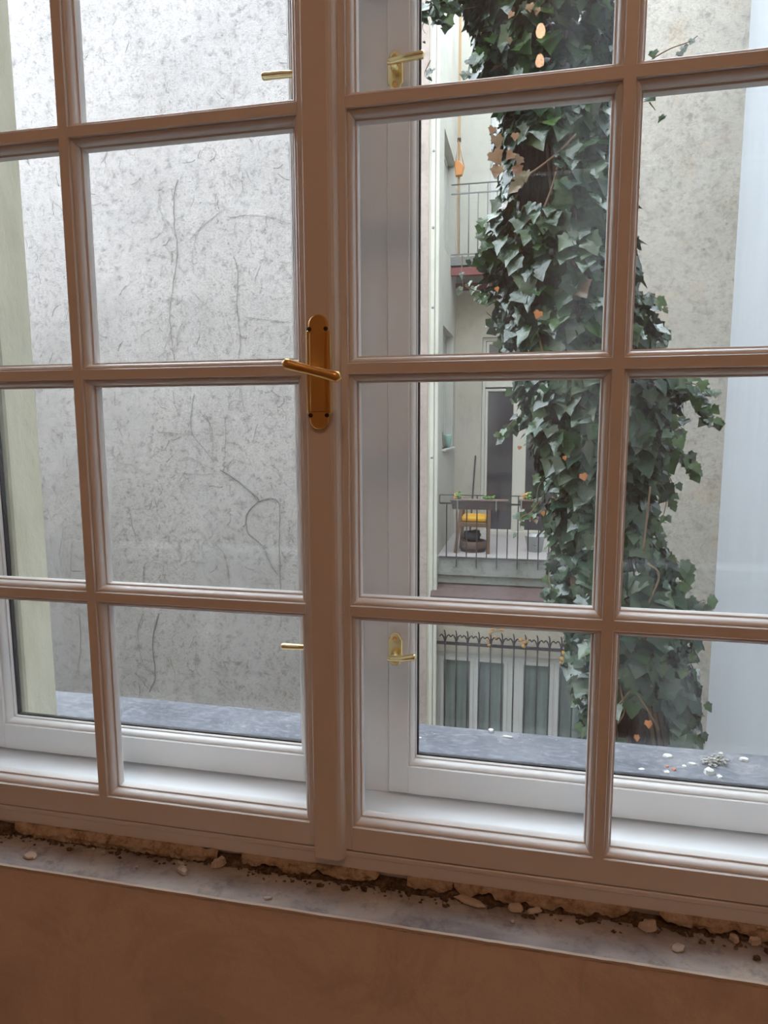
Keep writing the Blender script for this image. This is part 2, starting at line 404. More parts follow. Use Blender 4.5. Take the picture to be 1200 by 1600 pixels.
# cover strip over the meeting stiles
AX0, AX1 = -.0655, -.0205
cs = MB(); prof = [(AX0, -.026), (AX0, -.0425), (AX0 + .0015, -.044), (AX1 - .011, -.044), (AX1 - .009, -.0432), (AX1 - .0075, -.0425), (AX1 - .004, -.0395), (AX1 - .002, -.036), (AX1 - .001, -.032), (AX1, -.031), (AX1, -.026)]
vs = []; fs = []; n_ = len(prof)
for z in (-.058, -.054, 2.08): vs += [(x, y + (.002 if z == -.058 else 0), z) for x, y in prof]
for k in range(2):
    for i in range(n_): a, b = k * n_ + i, k * n_ + (i + 1) % n_; fs.append((a, b, b + n_, a + n_))
fs.append(tuple(range(n_))); fs.append(tuple(range(2 * n_, 3 * n_)))
cs.add(vs, fs).build('cover_strip', paint, w1)

# inner handle: brass back plate with shoulders and an off-centre olive lever
HX, HZ0, HZ1 = -.0455, .582, .735
hw = .0168
def plate_outline(cx, z0, z1, hw, sh, rr, seg=9):
    pts = []
    for top in (0, 1):
        zc = (z1 - rr) if top else (z0 + rr)
        zs = (z1 - sh) if top else (z0 + sh)
        for k in range(seg + 1):
            a = math.pi * k / seg + (0 if top else math.pi)
            pts.append((cx + rr * math.cos(a), zc + rr * math.sin(a)))
        # shoulders
        if top: pts.insert(len(pts) - seg - 1, (cx + hw, zs)); pts.insert(len(pts) - seg - 1, (cx + rr, zs + .002)); pts.append((cx - rr, zs + .002)); pts.append((cx - hw, zs))
        else: pts.insert(len(pts) - seg - 1, (cx - hw, zs)); pts.insert(len(pts) - seg - 1, (cx - rr, zs - .002)); pts.append((cx + rr, zs - .002)); pts.append((cx + hw, zs))
    return pts
hp = MB().prism_y(plate_outline(HX, HZ0, HZ1, hw, .0225, .0135), -.051, -.044, .0016)
handle = hp.build('handle_plate', brass, w1)
MB().prism_y([(HX - .0125, HZ0 + .024), (HX + .0125, HZ0 + .024), (HX + .0125, HZ1 - .024), (HX - .0125, HZ1 - .024)], -.0545, -.051, .003).build('raised_panel', brass, handle)
MB().box(HX + hw, HX + hw + .0012, -.056, -.044, HZ0 + .0225, HZ1 - .0225).build('daylit_edge', pale_brass, handle, label='edge of the back plate, pale colour standing in for reflected daylight')  # paler brass puts the daylight on the plate's side into its colour
for sx in (-1, 1):
    for z in (HZ0 + .0195, HZ1 - .0195):
        MB().lathe((HX + sx * .0115, -.0516, z), [(.0001, .001), (.0029, .001), (.0029, -.0006), (.0001, -.0006)], 12, 'y').build('screw', dark_hole, handle)
lv = MB()
p0, p1 = Vector((-.0805, -.094, .6685)), Vector((-.001, -.094, .6475))
pts = []; rs = []
for k in range(17):
    t = k / 16; pts.append(p0.lerp(p1, t)); e = min(1, math.sin(math.pi * min(.5, max(t, .0) * 6 + .06)) if t < .08 else 1)
    e2 = math.sqrt(max(0.02, 1 - ((t - .94) / .06) ** 2)) if t > .94 else 1
    e1 = math.sqrt(max(0.02, 1 - ((.06 - t) / .06) ** 2)) if t < .06 else 1
    rs.append(.0060 * e1 * e2 * (1 + .10 * math.cos(t * 6.28)))
lv.tube(pts, rs, 16, 1.08)
lever = lv.build('lever', brass, handle)
sp = MB().tube([(-.0455, -.05, .659), (-.0455, -.06, .659), (-.0445, -.08, .659), (-.041, -.093, .6585)], [.0085, .0055, .005, .0055], 16)
sp.build('spindle', brass, handle)

# ================================================================== OUTER WINDOW (courtyard side)
D = .170
ow = PROF
def outer(name, x0, x1, label, sl, sr):
    return casement(name, x0, x1, .0137, 1, 1, x1 - x0, 2.01, MW, D, label, sl, sr, .0600, .045, .04)  # pane height extended above the view to bring daylight into the box
w3 = outer('window_3', -.757, -.156, 'outer left casement with a single tall pane beyond the inner panes', .07, .052)
w4 = outer('window_4', .0545, .668, 'outer right casement with a single tall pane beyond the inner panes', .0455, .07)
for wn, x0, x1 in ((w3, -.757, -.156), (w4, .0545, .668)):
    z0, z1 = .0137, .0137 + 2.01
    MB().loop(x0, x1, z0, z1, [(.001, D - .001), (-.0024, D - .001), (-.0024, D + .007), (.004, D + .008)]).build('gasket', gasket, wn)
def small_handle(wn, cx, zc, x_root, x_tip, z_lever, tilt, parent_y=D + YF):
    pl = MB().prism_y(plate_outline(cx, zc - .029, zc + .029, .0120, .0115, .0092, 7), parent_y - .005, parent_y, .0012).build('handle_plate', pale_brass, wn)
    for z in (zc - .019, zc + .019):
        MB().lathe((cx, parent_y - .0055, z), [(.0001, .001), (.0046, .001), (.0046, -.0006), (.0034, -.0012), (.0030, .0002), (.0001, .0002)], 14, 'y').build('screw', brass, pl)
    MB().lathe((cx, parent_y - .008, z_lever), [(.0001, .004), (.0062, .004), (.0062, -.001), (.0045, -.003), (.0045, -.018), (.0001, -.018)], 14, 'y').build('spindle', pale_brass, pl)
    y = parent_y - .026; sg = 1 if x_tip > x_root else -1
    pts = [(x_root - sg * .004, y, z_lever), (x_root, y, z_lever), (x_root + sg * .02, y - .003, z_lever + tilt * .3), (x_tip - sg * .006, y - .004, z_lever + tilt), (x_tip, y - .004, z_lever + tilt)]
    MB().tube(smooth_pts(pts, 4), [.0048] * 4 + [.0058] * 4 + [.0064] * 4 + [.0068, .0066, .006, .004, .0015], 12, .85).build('lever', pale_brass, pl)
small_handle(w4, .0225, 1.118, .019, .0715, 1.121, .002)
small_handle(w4, .0215, .2125, .017, .0625, .2045, .006)
small_handle(w3, -.127, 1.118, -.125, -.181, 1.119, .0)
small_handle(w3, -.127, .2125, -.125, -.172, .214, .0)

# box frame between the two windows
bx = MB()
bx.box(WX0, WX1, -.010, .215, -.095, -.0525)               # bottom board (top surface seen white)
t1 = bx.build('trim_1', jamb_paint); tag(t1, kind='structure')
bx = MB(); bx.box(WX0 - .0, WX0 + .028, -.022, .215, -.0525, 2.14); struct('trim_2', bx, jamb_paint)
bx = MB(); bx.box(WX1 - .028, WX1, -.022, .215, -.0525, 2.14); struct('trim_3', bx, jamb_paint)
bx = MB(); bx.box(WX0, WX1, -.022, .215, 2.14, 2.16); struct('trim_4', bx, jamb_paint)
bx = MB(); bx.box(-.100, .0075, .152, .21, -.0525, 2.14, .001); struct('trim_5', bx, paint)   # middle post of the outer window
# lower frame board with groove under the inner casements
fb = MB()
fb.box(WX0, WX1, -.0150, -.008, -.0530, -.0450)
fb.box(WX0, WX1, -.0245, -.008, -.0600, -.0515, .0015)
fb.box(WX0, WX1, -.0225, -.008, -.0790, -.0600)
struct('trim_6', fb, paint)

# reveal plaster outside, left and right
rv = MB()
rv.box(-.93, -.784, .212, .3135, -.075, 2.22)
rv.box(-.90, -.772, .212, .228, -.075, 2.22, .004)
struct('trim_7', rv, reveal_m)
struct('trim_8', MB().box(.695, .83, .212, .3135, -.075, 2.22), reveal_m)

# stone sill outside
st = MB(); nx, ny = 60, 10; vs = []
for j in range(ny + 1):
    for i in range(nx + 1):
        x = -.93 + 1.78 * i / nx; y = .21 + .240 * j / ny
        z = -.0555 - .005 * j / ny + .0008 * noise.noise(Vector((x * 12, y * 12, 0)))
        if j == ny: z -= .001; 
        vs.append((x, y + (.0012 * noise.noise(Vector((x * 9, 3, 1))) if j == ny else 0), z))
fs = [(j * (nx + 1) + i, j * (nx + 1) + i + 1, (j + 1) * (nx + 1) + i + 1, (j + 1) * (nx + 1) + i) for j in range(ny) for i in range(nx)]
st.add(vs, fs)
nb = (nx + 1)
e = [(v[0], v[1], v[2] - .045) for v in vs[-nb:]]
st.add(vs[-nb:] + e, [(i, i + 1, i + 1 + nb, i + nb) for i in range(nx)])
st.box(-.93, .85, .2135, .446, -.100, -.064)
struct('trim_9', st, slate_m)

# ================================================================== LEDGE INSIDE
LZ = -.1015
lg = MB(); nx, ny = 260, 14; vs = []
def front_y(x): return -.1012 + .0008 * noise.noise(Vector((x * 14, 0, 0))) + .0006 * noise.noise(Vector((x * 60, 2, 0)))
for j in range(ny + 1):
    t = j / ny
    for i in range(nx + 1):
        x = -.846 + 1.603 * i / nx
        y = front_y(x) * (1 - t) + .0 * t
        z = LZ + .0022 * noise.noise(Vector((x * 7, y * 20, 0))) + .0008 * noise.noise(Vector((x * 40, y * 40, 5)))
        if j == 0: z -= .003
        if j == 1: z += .0002 + .0012 * max(0, noise.noise(Vector((x * 50, 3, 3))))
        vs.append((x, y, z))
fs = [(j * (nx + 1) + i, j * (nx + 1) + i + 1, (j + 1) * (nx + 1) + i + 1, (j + 1) * (nx + 1) + i) for j in range(ny) for i in range(nx)]
lg.add(vs, fs, True)
ledge = struct('trim_10', lg, ledge_m)

def lump(mb, c, r, sc=(1, 1, 1), seed=0, jag=.35, n=7):
    vs = []; fs = []; c = Vector(c)
    for i in range(n + 1):
        th = math.pi * i / n
        for k in range(2 * n):
            ph = math.pi * k / n
            d = Vector((math.sin(th) * math.cos(ph), math.sin(th) * math.sin(ph), math.cos(th)))
            q = 1 + jag * noise.noise(d * 2.3 + Vector((seed * 7.3, seed, 0)))
            vs.append(c + Vector((d.x * sc[0], d.y * sc[1], d.z * sc[2])) * r * q)
    for i in range(n):
        for k in range(2 * n):
            a, b = i * 2 * n + k, i * 2 * n + (k + 1) % (2 * n)
            fs.append((a, b, b + 2 * n, a + 2 * n))
    mb.add(vs, fs, True)

# rubble crumbs filling the crack between ledge and frame (uncountable)
rb = MB()
for k in range(1700):
    x = R.uniform(-.84, .75); dens = noise.noise(Vector((x * 6, 4, 0)))
    if dens < -.1 and R.random() < .7: continue
    y = R.uniform(-.030, -.008) - (.022 * R.random() ** 4); r = R.choice([.0006, .0009, .0013, .0018, .0028])
    lump(rb, (x, y, LZ + r * .4 + .004 * max(0, 1 + (y + .008) / .03)), r * (1 + .6 * R.random()), (1.3, 1, .6), k, 1.1, 4)
vs = []; nx = 220
for i in range(nx + 1):
    x = -.844 + 1.598 * i / nx; h = .010 + .008 * noise.noise(Vector((x * 11, 9, 0)))
    vs += [(x, -.036 + .008 * noise.noise(Vector((x * 16, 1, 0))) + .007, LZ - .001), (x, -.022, LZ + h * .55), (x, -.008, LZ + h)]
rb.add(vs, [(i * 3 + k, i * 3 + k + 1, i * 3 + k + 4, i * 3 + k + 3) for i in range(nx) for k in (0, 1)])
tag(rb.build('mortar_rubble', rubble_m), 'dark crumbled mortar filling the crack between window frame and plaster ledge', 'rubble', kind='stuff')

def foam_strip(xa, xb, bulge, gap, seed):
    """ragged skin of foam below the frame board with a torn lower edge hanging GAP above the ledge"""
    mb = MB(); n = max(10, int((xb - xa) / .0022)); m = 9; vs = []
    def N(*a): return noise.noise(Vector(a))
    for i in range(n + 1):
        t = i / n; x = xa + (xb - xa) * t; e = min(1, 9 * t, 9 * (1 - t)); e = max(0, e) ** .5
        lo = LZ + .0005 + (gap + .002) * (.6 + 1.3 * max(-.6, N(x * 24, seed, 0)) + .9 * N(x * 80, seed, 4)) + .010 * (1 - e) + .0028 * N(x * 190, seed, 2)
        lo = max(LZ + .0003, lo)
        for k in range(m + 1):
            s_ = k / m; z = -.0785 * (1 - s_) + lo * s_
            y = -.0225 - bulge * math.sin(min(1, s_ * 1.25) * 2.4) * (.5 + .5 * e) - .0025 * s_
            y += bulge * .55 * N(x * 70, z * 110, seed) + .0018 * N(x * 160, z * 200, seed) + (.004 if N(x * 55, z * 140, seed + 9) > .42 else 0)
            vs.append((x, y, z))
        vs.append((x, -.012, lo + .003))
    w_ = m + 2
    mb.add(vs, [(i * w_ + k, i * w_ + k + 1, (i + 1) * w_ + k + 1, (i + 1) * w_ + k) for i in range(n) for k in range(m + 1)], True)
    return mb
foams = [(-.605, -.232, .0075, .000, 1, 'long lumpy cream foam bead under the left casement'),
         (-.192, .030, .0030, .007, 3, 'thin ragged foam skin under the foot of the cover strip'),
         (.072, .140, .0025, .006, 4, 'short torn foam scrap between the two dark gaps of the crack'),
         (.142, .388, .0035, .008, 5, 'flaking cream foam skin under the middle of the right casement'),
         (.425, .600, .0045, .009, 6, 'cream foam skin under the frame at the far right')]
for xa, xb, bl, gp, sd, lb in foams:
    tag(foam_strip(xa, xb, bl, gp, sd).build('foam_bead', foam_m), lb, 'foam', 'foam beads under the window frame')

def flake(name, c, rx, ry, th, m, label, cat, group, seed, rot=0, tilt=0):
    """thin irregular chip with real thickness lying on a surface"""
    mb = MB(); n = 13; top = []; bot = []
    for k in range(n):
        a = 2 * math.pi * k / n; q = 1 + .45 * noise.noise(Vector((math.cos(a) * 1.7 + seed * 3.1, math.sin(a) * 1.7, seed)))
        x, y = rx * math.cos(a) * q, ry * math.sin(a) * q
        X = x * math.cos(rot) - y * math.sin(rot); Y = x * math.sin(rot) + y * math.cos(rot)
        z = tilt * X / max(rx, .001)
        bot.append((c[0] + X, c[1] + Y, c[2] + z + abs(tilt))); top.append((c[0] + X * .85, c[1] + Y * .85, c[2] + th * (1 + .4 * noise.noise(Vector((X * 300, Y * 300, seed)))) + z + abs(tilt)))
    vs = bot + top + [(c[0], c[1], c[2] + th * 1.25 + abs(tilt))]
    fs = [(i, (i + 1) % n, n + (i + 1) % n, n + i) for i in range(n)] + [(n + i, n + (i + 1) % n, 2 * n) for i in range(n)] + [tuple(range(n))[::-1]]
    return tag(mb.add(vs, fs).build(name, m), label, cat, group)
def onledge(px, py):
    v = CM @ Vector(((px - 600) / F, 1, (800 - py) / F)); return CAM + v * ((LZ + .001 - CAM.z) / v.z)
G = 'plaster scraps on the inner ledge'
for i, (px, py, rx, ry, th, m, lb) in enumerate([
    (285, 1361, .013, .006, .004, chip_m, 'large white plaster chip lying on the ledge below the left casement'),
    (283, 1350, .010, .003, .002, chip_m, 'thin white sliver just behind the large white plaster chip'),
    (161, 1334, .004, .003, .004, chip_m, 'small pale crumb on the ledge below the foam lumps at left'),
    (146, 1329, .003, .002, .003, chip_m, 'tiny pale crumb left of the small pale crumb on the ledge'),
    (214, 1356, .002, .002, .002, chip_m, 'speck of plaster on the ledge between the two crumbs and the large chip'),
    (48, 1338, .012, .008, .003, crust_m, 'curled plaster flake over the crack at the far left of the ledge'),
    (356, 1334, .011, .006, .010, crust_m, 'upright torn foam scrap beside the dark gap at the ledge back'),
    (418, 1404, .007, .003, .0015, chip_m, 'curved paint shaving on the ledge left of the cover strip'),
    (737, 1388, .026, .007, .003, crust_m, 'flat cream flake bridging the rubble under the right casement'),
    (806, 1404, .012, .008, .004, crust_m, 'forked cream flake right of the flat cream flake'),
    (834, 1412, .012, .005, .003, crust_m, 'narrow cream flake right of the forked flake'),
    (801, 1441, .003, .002, .002, chip_m, 'white speck in the middle of the ledge at right'),
    (1182, 1499, .005, .003, .004, rubble_m, 'small dark pebble on the ledge at the far right'),
    (1150, 1483, .003, .002, .003, rubble_m, 'tiny dark pebble left of the far right pebble'),
    (1060, 1482, .010, .007, .002, chip_m, 'white plaster splash near the ledge front at right'),
    (1005, 1418, .013, .008, .008, crust_m, 'rounded cream foam crumb at the back of the ledge at right'),
    (1140, 1455, .006, .005, .006, crust_m, 'pale mortar lump in the rubble at far right'),
    (1172, 1460, .007, .005, .007, crust_m, 'largest mortar lump at the far right of the crack')]):
    p = onledge(px, py); yy = min(p.y, -.034); flake('plaster_flake', (p.x, yy, LZ + (.001 if yy == p.y else .003)), rx, ry, th, m, lb, 'plaster flake', G, i + 1, R.uniform(-.6, .6), .0006)
# ragged crust along the front edge of the ledge
cr = MB(); vs = []; nx = 420
for i in range(nx + 1):
    x = -.846 + 1.603 * i / nx; a = .5 + .5 * noise.noise(Vector((x * 22, 7, 0))) + .4 * noise.noise(Vector((x * 90, 7, 0)))
    fy = front_y(x)
    vs += [(x, fy + .004, LZ + .0012), (x, fy - .0003 - .0022 * a * a, LZ + .0008 + .0015 * a), (x, fy - .0003 - .0008 * a, LZ - .001 - .0045 * max(0, a)), (x, -.0995, LZ - .003 - .003 * max(0, a))]
cr.add(vs, [(i * 4 + k, i * 4 + k + 1, i * 4 + k + 5, i * 4 + k + 4) for i in range(nx) for k in (0, 1, 2)])
cr.build('trim_11', crust_m)['kind'] = 'structure'

# debris on the stone sill outside
def onsill(px, py):
    v = CM @ Vector(((px - 600) / F, 1, (800 - py) / F)); return CAM + v * ((-.058 - CAM.z) / v.z)
G = 'chips on the outdoor stone sill'
for i, (px, py, rx, ry, th, m, lb) in enumerate([
    (767, 1142, .006, .006, .004, chip_m, 'small white chip at the back edge of the stone sill behind the lower window handle'),
    (793, 1151, .011, .004, .002, chip_m, 'long flat white chip on the sill right of the small white chip'),
    (1043, 1181, .009, .007, .003, chip_m, 'white chip at the back of the sill below the ivy'),
    (1108, 1208, .008, .010, .008, chip_m, 'thick white pebble on the sill in front of the rubble heap'),
    (1163, 1187, .008, .006, .004, chip_m, 'white chip on the sill right of the rubble heap'),
    (1069, 1198, .004, .005, .003, chip_m, 'tiny white chip between the red crumbs and the rubble heap'),
    (1042, 1207, .006, .005, .003, chip_m, 'pale chip nearest the outer window frame, left of the red crumb'),
    (1002, 1202, .006, .004, .002, chip_m, 'faint grey chip left of the red crumbs'),
    (1124, 1214, .005, .006, .003, chip_m, 'small grey chip right of the thick white pebble'),
    (1053, 1203, .004, .005, .004, brick_m, 'darker red brick crumb on the stone sill'),
    (1042, 1198, .003, .004, .003, brick_m, 'smaller red brick crumb left of the darker red one'),
    (1082, 1193, .007, .004, .002, chip_m, 'grey sliver of plaster left of the rubble heap'),
    (1126, 1178, .004, .004, .003, chip_m, 'tiny white chip at the sill edge above the rubble heap'),
    (655, 1153, .006, .003, .002, chip_m, 'thin white sliver on the sill beside the outer window stile')]):
    p = onsill(px, py); flake('sill_chip', (p.x, p.y, -.0588), rx * 1.05, ry, th, m, lb, 'chip', G, i + 30, R.uniform(-.5, .5))
hp_ = MB()
for k in range(110):
    a = R.gauss(0, 1), R.gauss(0, 1); p = onsill(1113 + 9 * a[0] + R.choice([0, 0, 8]), 1192 + 3.5 * a[1])
    lump(hp_, (p.x, p.y, -.0565 + R.random() * .006), R.uniform(.0010, .0036), (1.2, 1, .5), k, 1.1, 4)
tag(hp_.build('rubble_heap', pale_mortar), 'little heap of pale mortar crumbs on the stone sill at right', 'rubble', kind='stuff')
hp_ = MB()
for k in range(160):
    p = onsill(R.uniform(480, 1190), R.uniform(1125, 1225)); 
    if p.y < .216 or p.y > .44: continue
    lump(hp_, (p.x, p.y, -.0588), R.uniform(.0006, .0016), (1.4, 1, .6), k, .6, 3)
tag(hp_.build('plaster_grit', chip_m), 'fine pale grit scattered over the outdoor stone sill', 'grit', kind='stuff')

# ================================================================== COURTYARD
YW, YB, XS, XR = 8.0, 10.0, -.96, 1.25         # wall plane, recess back plane, recess left side, recess right side
GZ, TZ = -5.5, 6.9
struct('ground', MB().box(-9.2, 3.4, .312, 10.3, GZ - .2, GZ), ground_m)
struct('wall_courtyard_left', MB().box(-9.2, -1.14, YW, YW + .4, GZ, TZ), wall_stucco)
struct('wall_courtyard_pier', MB().box(-1.30, -1.10, YW - .012, YW + .4, GZ, TZ), pier_stucco)
struct('wall_courtyard_end', MB().box(-9.4, -9.0, .312, YW + .4, GZ, 2.5), wall_stucco)  # out of view, kept low so more sky light enters the courtyard
struct('wall_courtyard_back', MB().box(XR, 3.4, YW, YW + .4, GZ, TZ), wall_stucco2)
struct('wall_courtyard_right', MB().box(2.545, 3.0, .313, YW + .1, GZ, 5.7), smooth_wall)
# recess side wall with window niches, facing right
sw = MB(); niches = [(8.42, 9.70, .235, 1.92), (8.42, 9.76, 2.95, 4.43), (8.42, 9.76, 6.3, 6.8)]
wall_grid(sw, YW, YB, GZ, TZ, -1.10, XS, niches, 'y')
sw.box(-1.40, -1.10, YW + .4, YB + .3, GZ, TZ)
struct('wall_recess_left', sw, white_wall)
struct('wall_recess_right', MB().box(XR, XR + .4, YW + .4, YB + .3, GZ, TZ), white_wall)
DX0, DX1, DZ0, DZ1 = -.535, .671, -1.195, 1.93      # lower balcony door opening
bw = MB(); wall_grid(bw, XS - .1, XR + .1, GZ, 2.60, YB, YB + .3, [(DX0, DX1, DZ0, DZ1)]); struct('wall_recess_back', bw, cream_wall)
bw = MB(); wall_grid(bw, XS - .1, XR + .1, 2.60, TZ, YB, YB + .3, [(-.46, .80, 3.0, 5.7)]); struct('wall_recess_upper', bw, white_wall)
# white plaster corner strip with cable clips
cs_ = empty('corner_conduit', (-1.03, YW, GZ), 'white conduit strip clipped to the corner of the pinkish pier', 'conduit')
MB().box(-1.065, -1.015, YW - .03, YW + .0, GZ, TZ, .008).build('conduit', white_wall, cs_)
MB().box(-1.012, -.962, YW - .02, YW, GZ, TZ, .006).build('edge_bead', white_wall, cs_)
for py in (107, 235, 355, 480, 715):
    p = at(683, py, YW - .03)
    MB().lathe((-1.04, YW - .031, p.z), [(.0001, .03), (.018, .03), (.018, 0), (.0001, 0)], 10, 'y').build('clip', galv, cs_)

# ---- dried vine traces on the big wall
def onwall(pts, sc, ox, oy, Y=YW - .013): return [at(ox + x / sc, oy + y / sc, Y) for x, y in pts]
def twig(mb, pts, r, seed=0, hair=True, jit=.012):
    r *= .8; P = smooth_pts(pts, 5)
    P = [p + Vector((jit * 1.8 * noise.noise(p * 9 + Vector((seed, 0, 0))), 0, jit * noise.noise(p * 6 + Vector((0, seed, 3))))) for p in P]
    mb.tube(P, [r * (1 - .5 * i / len(P)) for i in range(len(P))], 5)
    if hair:
        for i in range(1, len(P) - 1, 3):
            if R.random() < .45:
                a = R.uniform(0, 6.28); L = R.uniform(.03, .10)
                q = [P[i]]
                for k in range(3):
                    a += R.uniform(-.6, .6); q.append(q[-1] + Vector((math.cos(a), 0, math.sin(a))) * L / 3)
                mb.tube(q, .0018, 4)
vines = [
 ([(555, 560), (545, 600), (543, 700), (552, 760), (550, 830), (540, 900), (530, 970), (535, 1050), (545, 1130)], 2, 0, 0, .008, 'long nearly straight dry vine stem in the upper left of the grey wall'),
 ([(730, 800), (742, 850), (740, 950), (750, 1050), (748, 1120), (752, 1190), (748, 1240)], 2, 0, 0, .006, 'dry vine stem on the grey wall just left of the large brass handle'),
 ([(650, 140), (640, 200), (640, 260), (660, 300), (690, 330), (715, 370)], 2.143, 0, 550, .006, 'fanned out dry vine twig at the middle of the grey wall'),
 ([(735, 390), (780, 420), (830, 460), (865, 495), (835, 530), (822, 570), (835, 610), (880, 650), (900, 700), (928, 745)], 2.143, 0, 550, .010, 'thick forked dry vine stem curling across the grey wall'),
 ([(865, 500), (900, 490), (930, 500), (937, 540), (935, 640), (938, 760), (942, 900), (930, 940)], 2.143, 0, 550, .007, 'hooked dry vine stem dropping beside the thick forked one'),
 ([(530, 170), (510, 270), (520, 380), (500, 430)], 2.143, 0, 880, .010, 'dark dry vine stem low on the grey wall above the sill'),
 ([(265, 150), (270, 280), (262, 340), (268, 380)], 2.143, 0, 880, .007, 'thin dry vine stem low on the wall near the yellowish reveal')]
for i, (pts, sc, ox, oy, r, lb) in enumerate(vines):
    mb = MB(); twig(mb, onwall(pts, sc, ox, oy), r, i); tag(mb.build('dried_vine', vine_dry), lb, 'vine', 'dried vine stems on the grey wall')
small = [([(495, 600), (500, 660), (530, 700), (548, 740)], 2, 0, 0), ([(690, 660), (640, 700), (600, 740), (590, 760)], 2, 0, 0), ([(720, 680), (780, 672), (850, 680), (900, 700)], 2, 0, 0),
 ([(760, 540), (755, 600), (730, 640)], 2, 0, 0), ([(675, 600), (672, 650), (690, 662)], 2, 0, 0), ([(600, 915), (640, 950), (670, 990)], 2, 0, 0), ([(770, 990), (840, 1000), (910, 1005)], 2, 0, 0), ([(570, 1010), (555, 1050), (550, 1100)], 2, 0, 0),
 ([(780, 680), (785, 725)], 2, 0, 0), ([(640, 690), (620, 720), (600, 790)], 2, 0, 0), ([(715, 548), (750, 560), (765, 580)], 2, 0, 0),
 ([(680, 200), (705, 250), (712, 320)], 2.143, 0, 550), ([(755, 210), (755, 290), (748, 385)], 2.143, 0, 550), ([(525, 268), (600, 272), (670, 275)], 2.143, 0, 550), ([(610, 405), (680, 410), (730, 400)], 2.143, 0, 550),
 ([(640, 355), (700, 385)], 2.143, 0, 550), ([(755, 385), (780, 360), (812, 372)], 2.143, 0, 550), ([(580, 130), (585, 175), (602, 215)], 2.143, 0, 550), ([(400, 330), (395, 370), (445, 380), (455, 420)], 2.143, 0, 550),
 ([(515, 480), (525, 530), (540, 555)], 2.143, 0, 550), ([(435, 540), (445, 590), (460, 640)], 2.143, 0, 550), ([(720, 640), (750, 680), (765, 740), (765, 800)], 2.143, 0, 550), ([(810, 130), (815, 200)], 2.143, 0, 550),
 ([(210, 600), (200, 680), (205, 720)], 2.143, 0, 550), ([(240, 640), (235, 760)], 2.143, 0, 550), ([(480, 770), (485, 710), (520, 705), (545, 720), (540, 770)], 2.143, 0, 550), ([(675, 540), (700, 570), (710, 610), (680, 640), (680, 700)], 2.143, 0, 550),
 ([(480, 160), (460, 230), (480, 340), (510, 365)], 2.143, 0, 880), ([(570, 320), (583, 360), (583, 400)], 2.143, 0, 880), ([(750, 330), (758, 360), (748, 400)], 2.143, 0, 880), ([(455, 470 - 100), (480, 400), (500, 420)], 2.143, 0, 880),
 ([(860, 240), (850, 290)], 2.143, 0, 550), ([(670, 200), (700, 240), (705, 300)], 2.143, 0, 550), ([(755, 300), (800, 310), (830, 345)], 2.143, 0, 550)]
mb = MB()
for i, (pts, sc, ox, oy) in enumerate(small): twig(mb, onwall(pts, sc, ox, oy), .0042, i + 20)
for k in range(300):                       # short clinging rootlets left all over the wall
    p = at(R.uniform(20, 465), R.uniform(60, 1080), YW - .004); q = [p]; a = R.uniform(-2.4, -.6)
    for j in range(4): a += R.uniform(-.7, .7); q.append(q[-1] + Vector((math.cos(a), 0, math.sin(a))) * R.uniform(.02, .07))
    mb.tube(q, R.choice([.0012, .0018, .0026]), 4)
tag(mb.build('vine_residue', vine_dry), 'fine twig traces left by a removed climber all over the grey wall', 'vine traces', kind='stuff')

# ---- lower balcony
b = empty('balcony', (0, YW, -1.2), 'lower balcony with black iron railing holding two planters', 'balcony')
MB().box(XS, XR, YW + .02, YB, -1.45, -1.205).build('slab', concrete, b)
MB().box(XS, XR, YW + .03, YB, -1.205, -1.195).build('floor_tiles', tilefloor, b, label='pale tiled balcony floor')
MB().box(XS, XR, YW + .06, YW + .4, -1.57, -1.45).build('cornice', concrete, b)
mb = MB(); y0, y1 = YW - .10, YW + .10
vs = [(x, y, z) for x in (XS - .08, XR) for y, z in ((y1, -1.55), (y1, -1.575), (y0, -1.72), (y0, -1.80), (y1, -1.80))]
mb.add(vs, [(0, 1, 2, 3, 4), (5, 9, 8, 7, 6), (1, 6, 7, 2), (2, 7, 8, 3), (3, 8, 9, 4), (0, 5, 6, 1), (4, 9, 5, 0)])
mb.build('flashing', brown_tin, b, label='brown sloping tin flashing')
RY = YW + .0
xl, xr = at(687, 780, RY).x, at(900, 780, RY).x
zt, zm, zb = at(686, 773, RY).z, at(686, 786, RY).z, at(688, 870, RY).z
MB().box(xl, xr, RY - .006, RY + .006, zt - .006, zt + .006).build('top_rail', iron, b)
MB().box(xl, xr, RY - .008, RY + .008, zm - .011, zm + .011).build('middle_rail', iron, b)
MB().box(xl, xr, RY - .008, RY + .008, zb - .012, zb + .012).build('bottom_rail', iron, b)
x = at(698, 800, RY).x; k = 0
while x < xr:
    lo = zb - .13 if k % 2 else zb; hi = zt if k % 4 == 3 else zm
    MB().box(x - .0075, x + .0075, RY - .0075, RY + .0075, lo, hi).build('baluster', iron, b); x += .1345; k += 1
MB().box(xl - .006, xl + .006, RY - .006, RY + .006, zm, zt).build('end_post', iron, b)
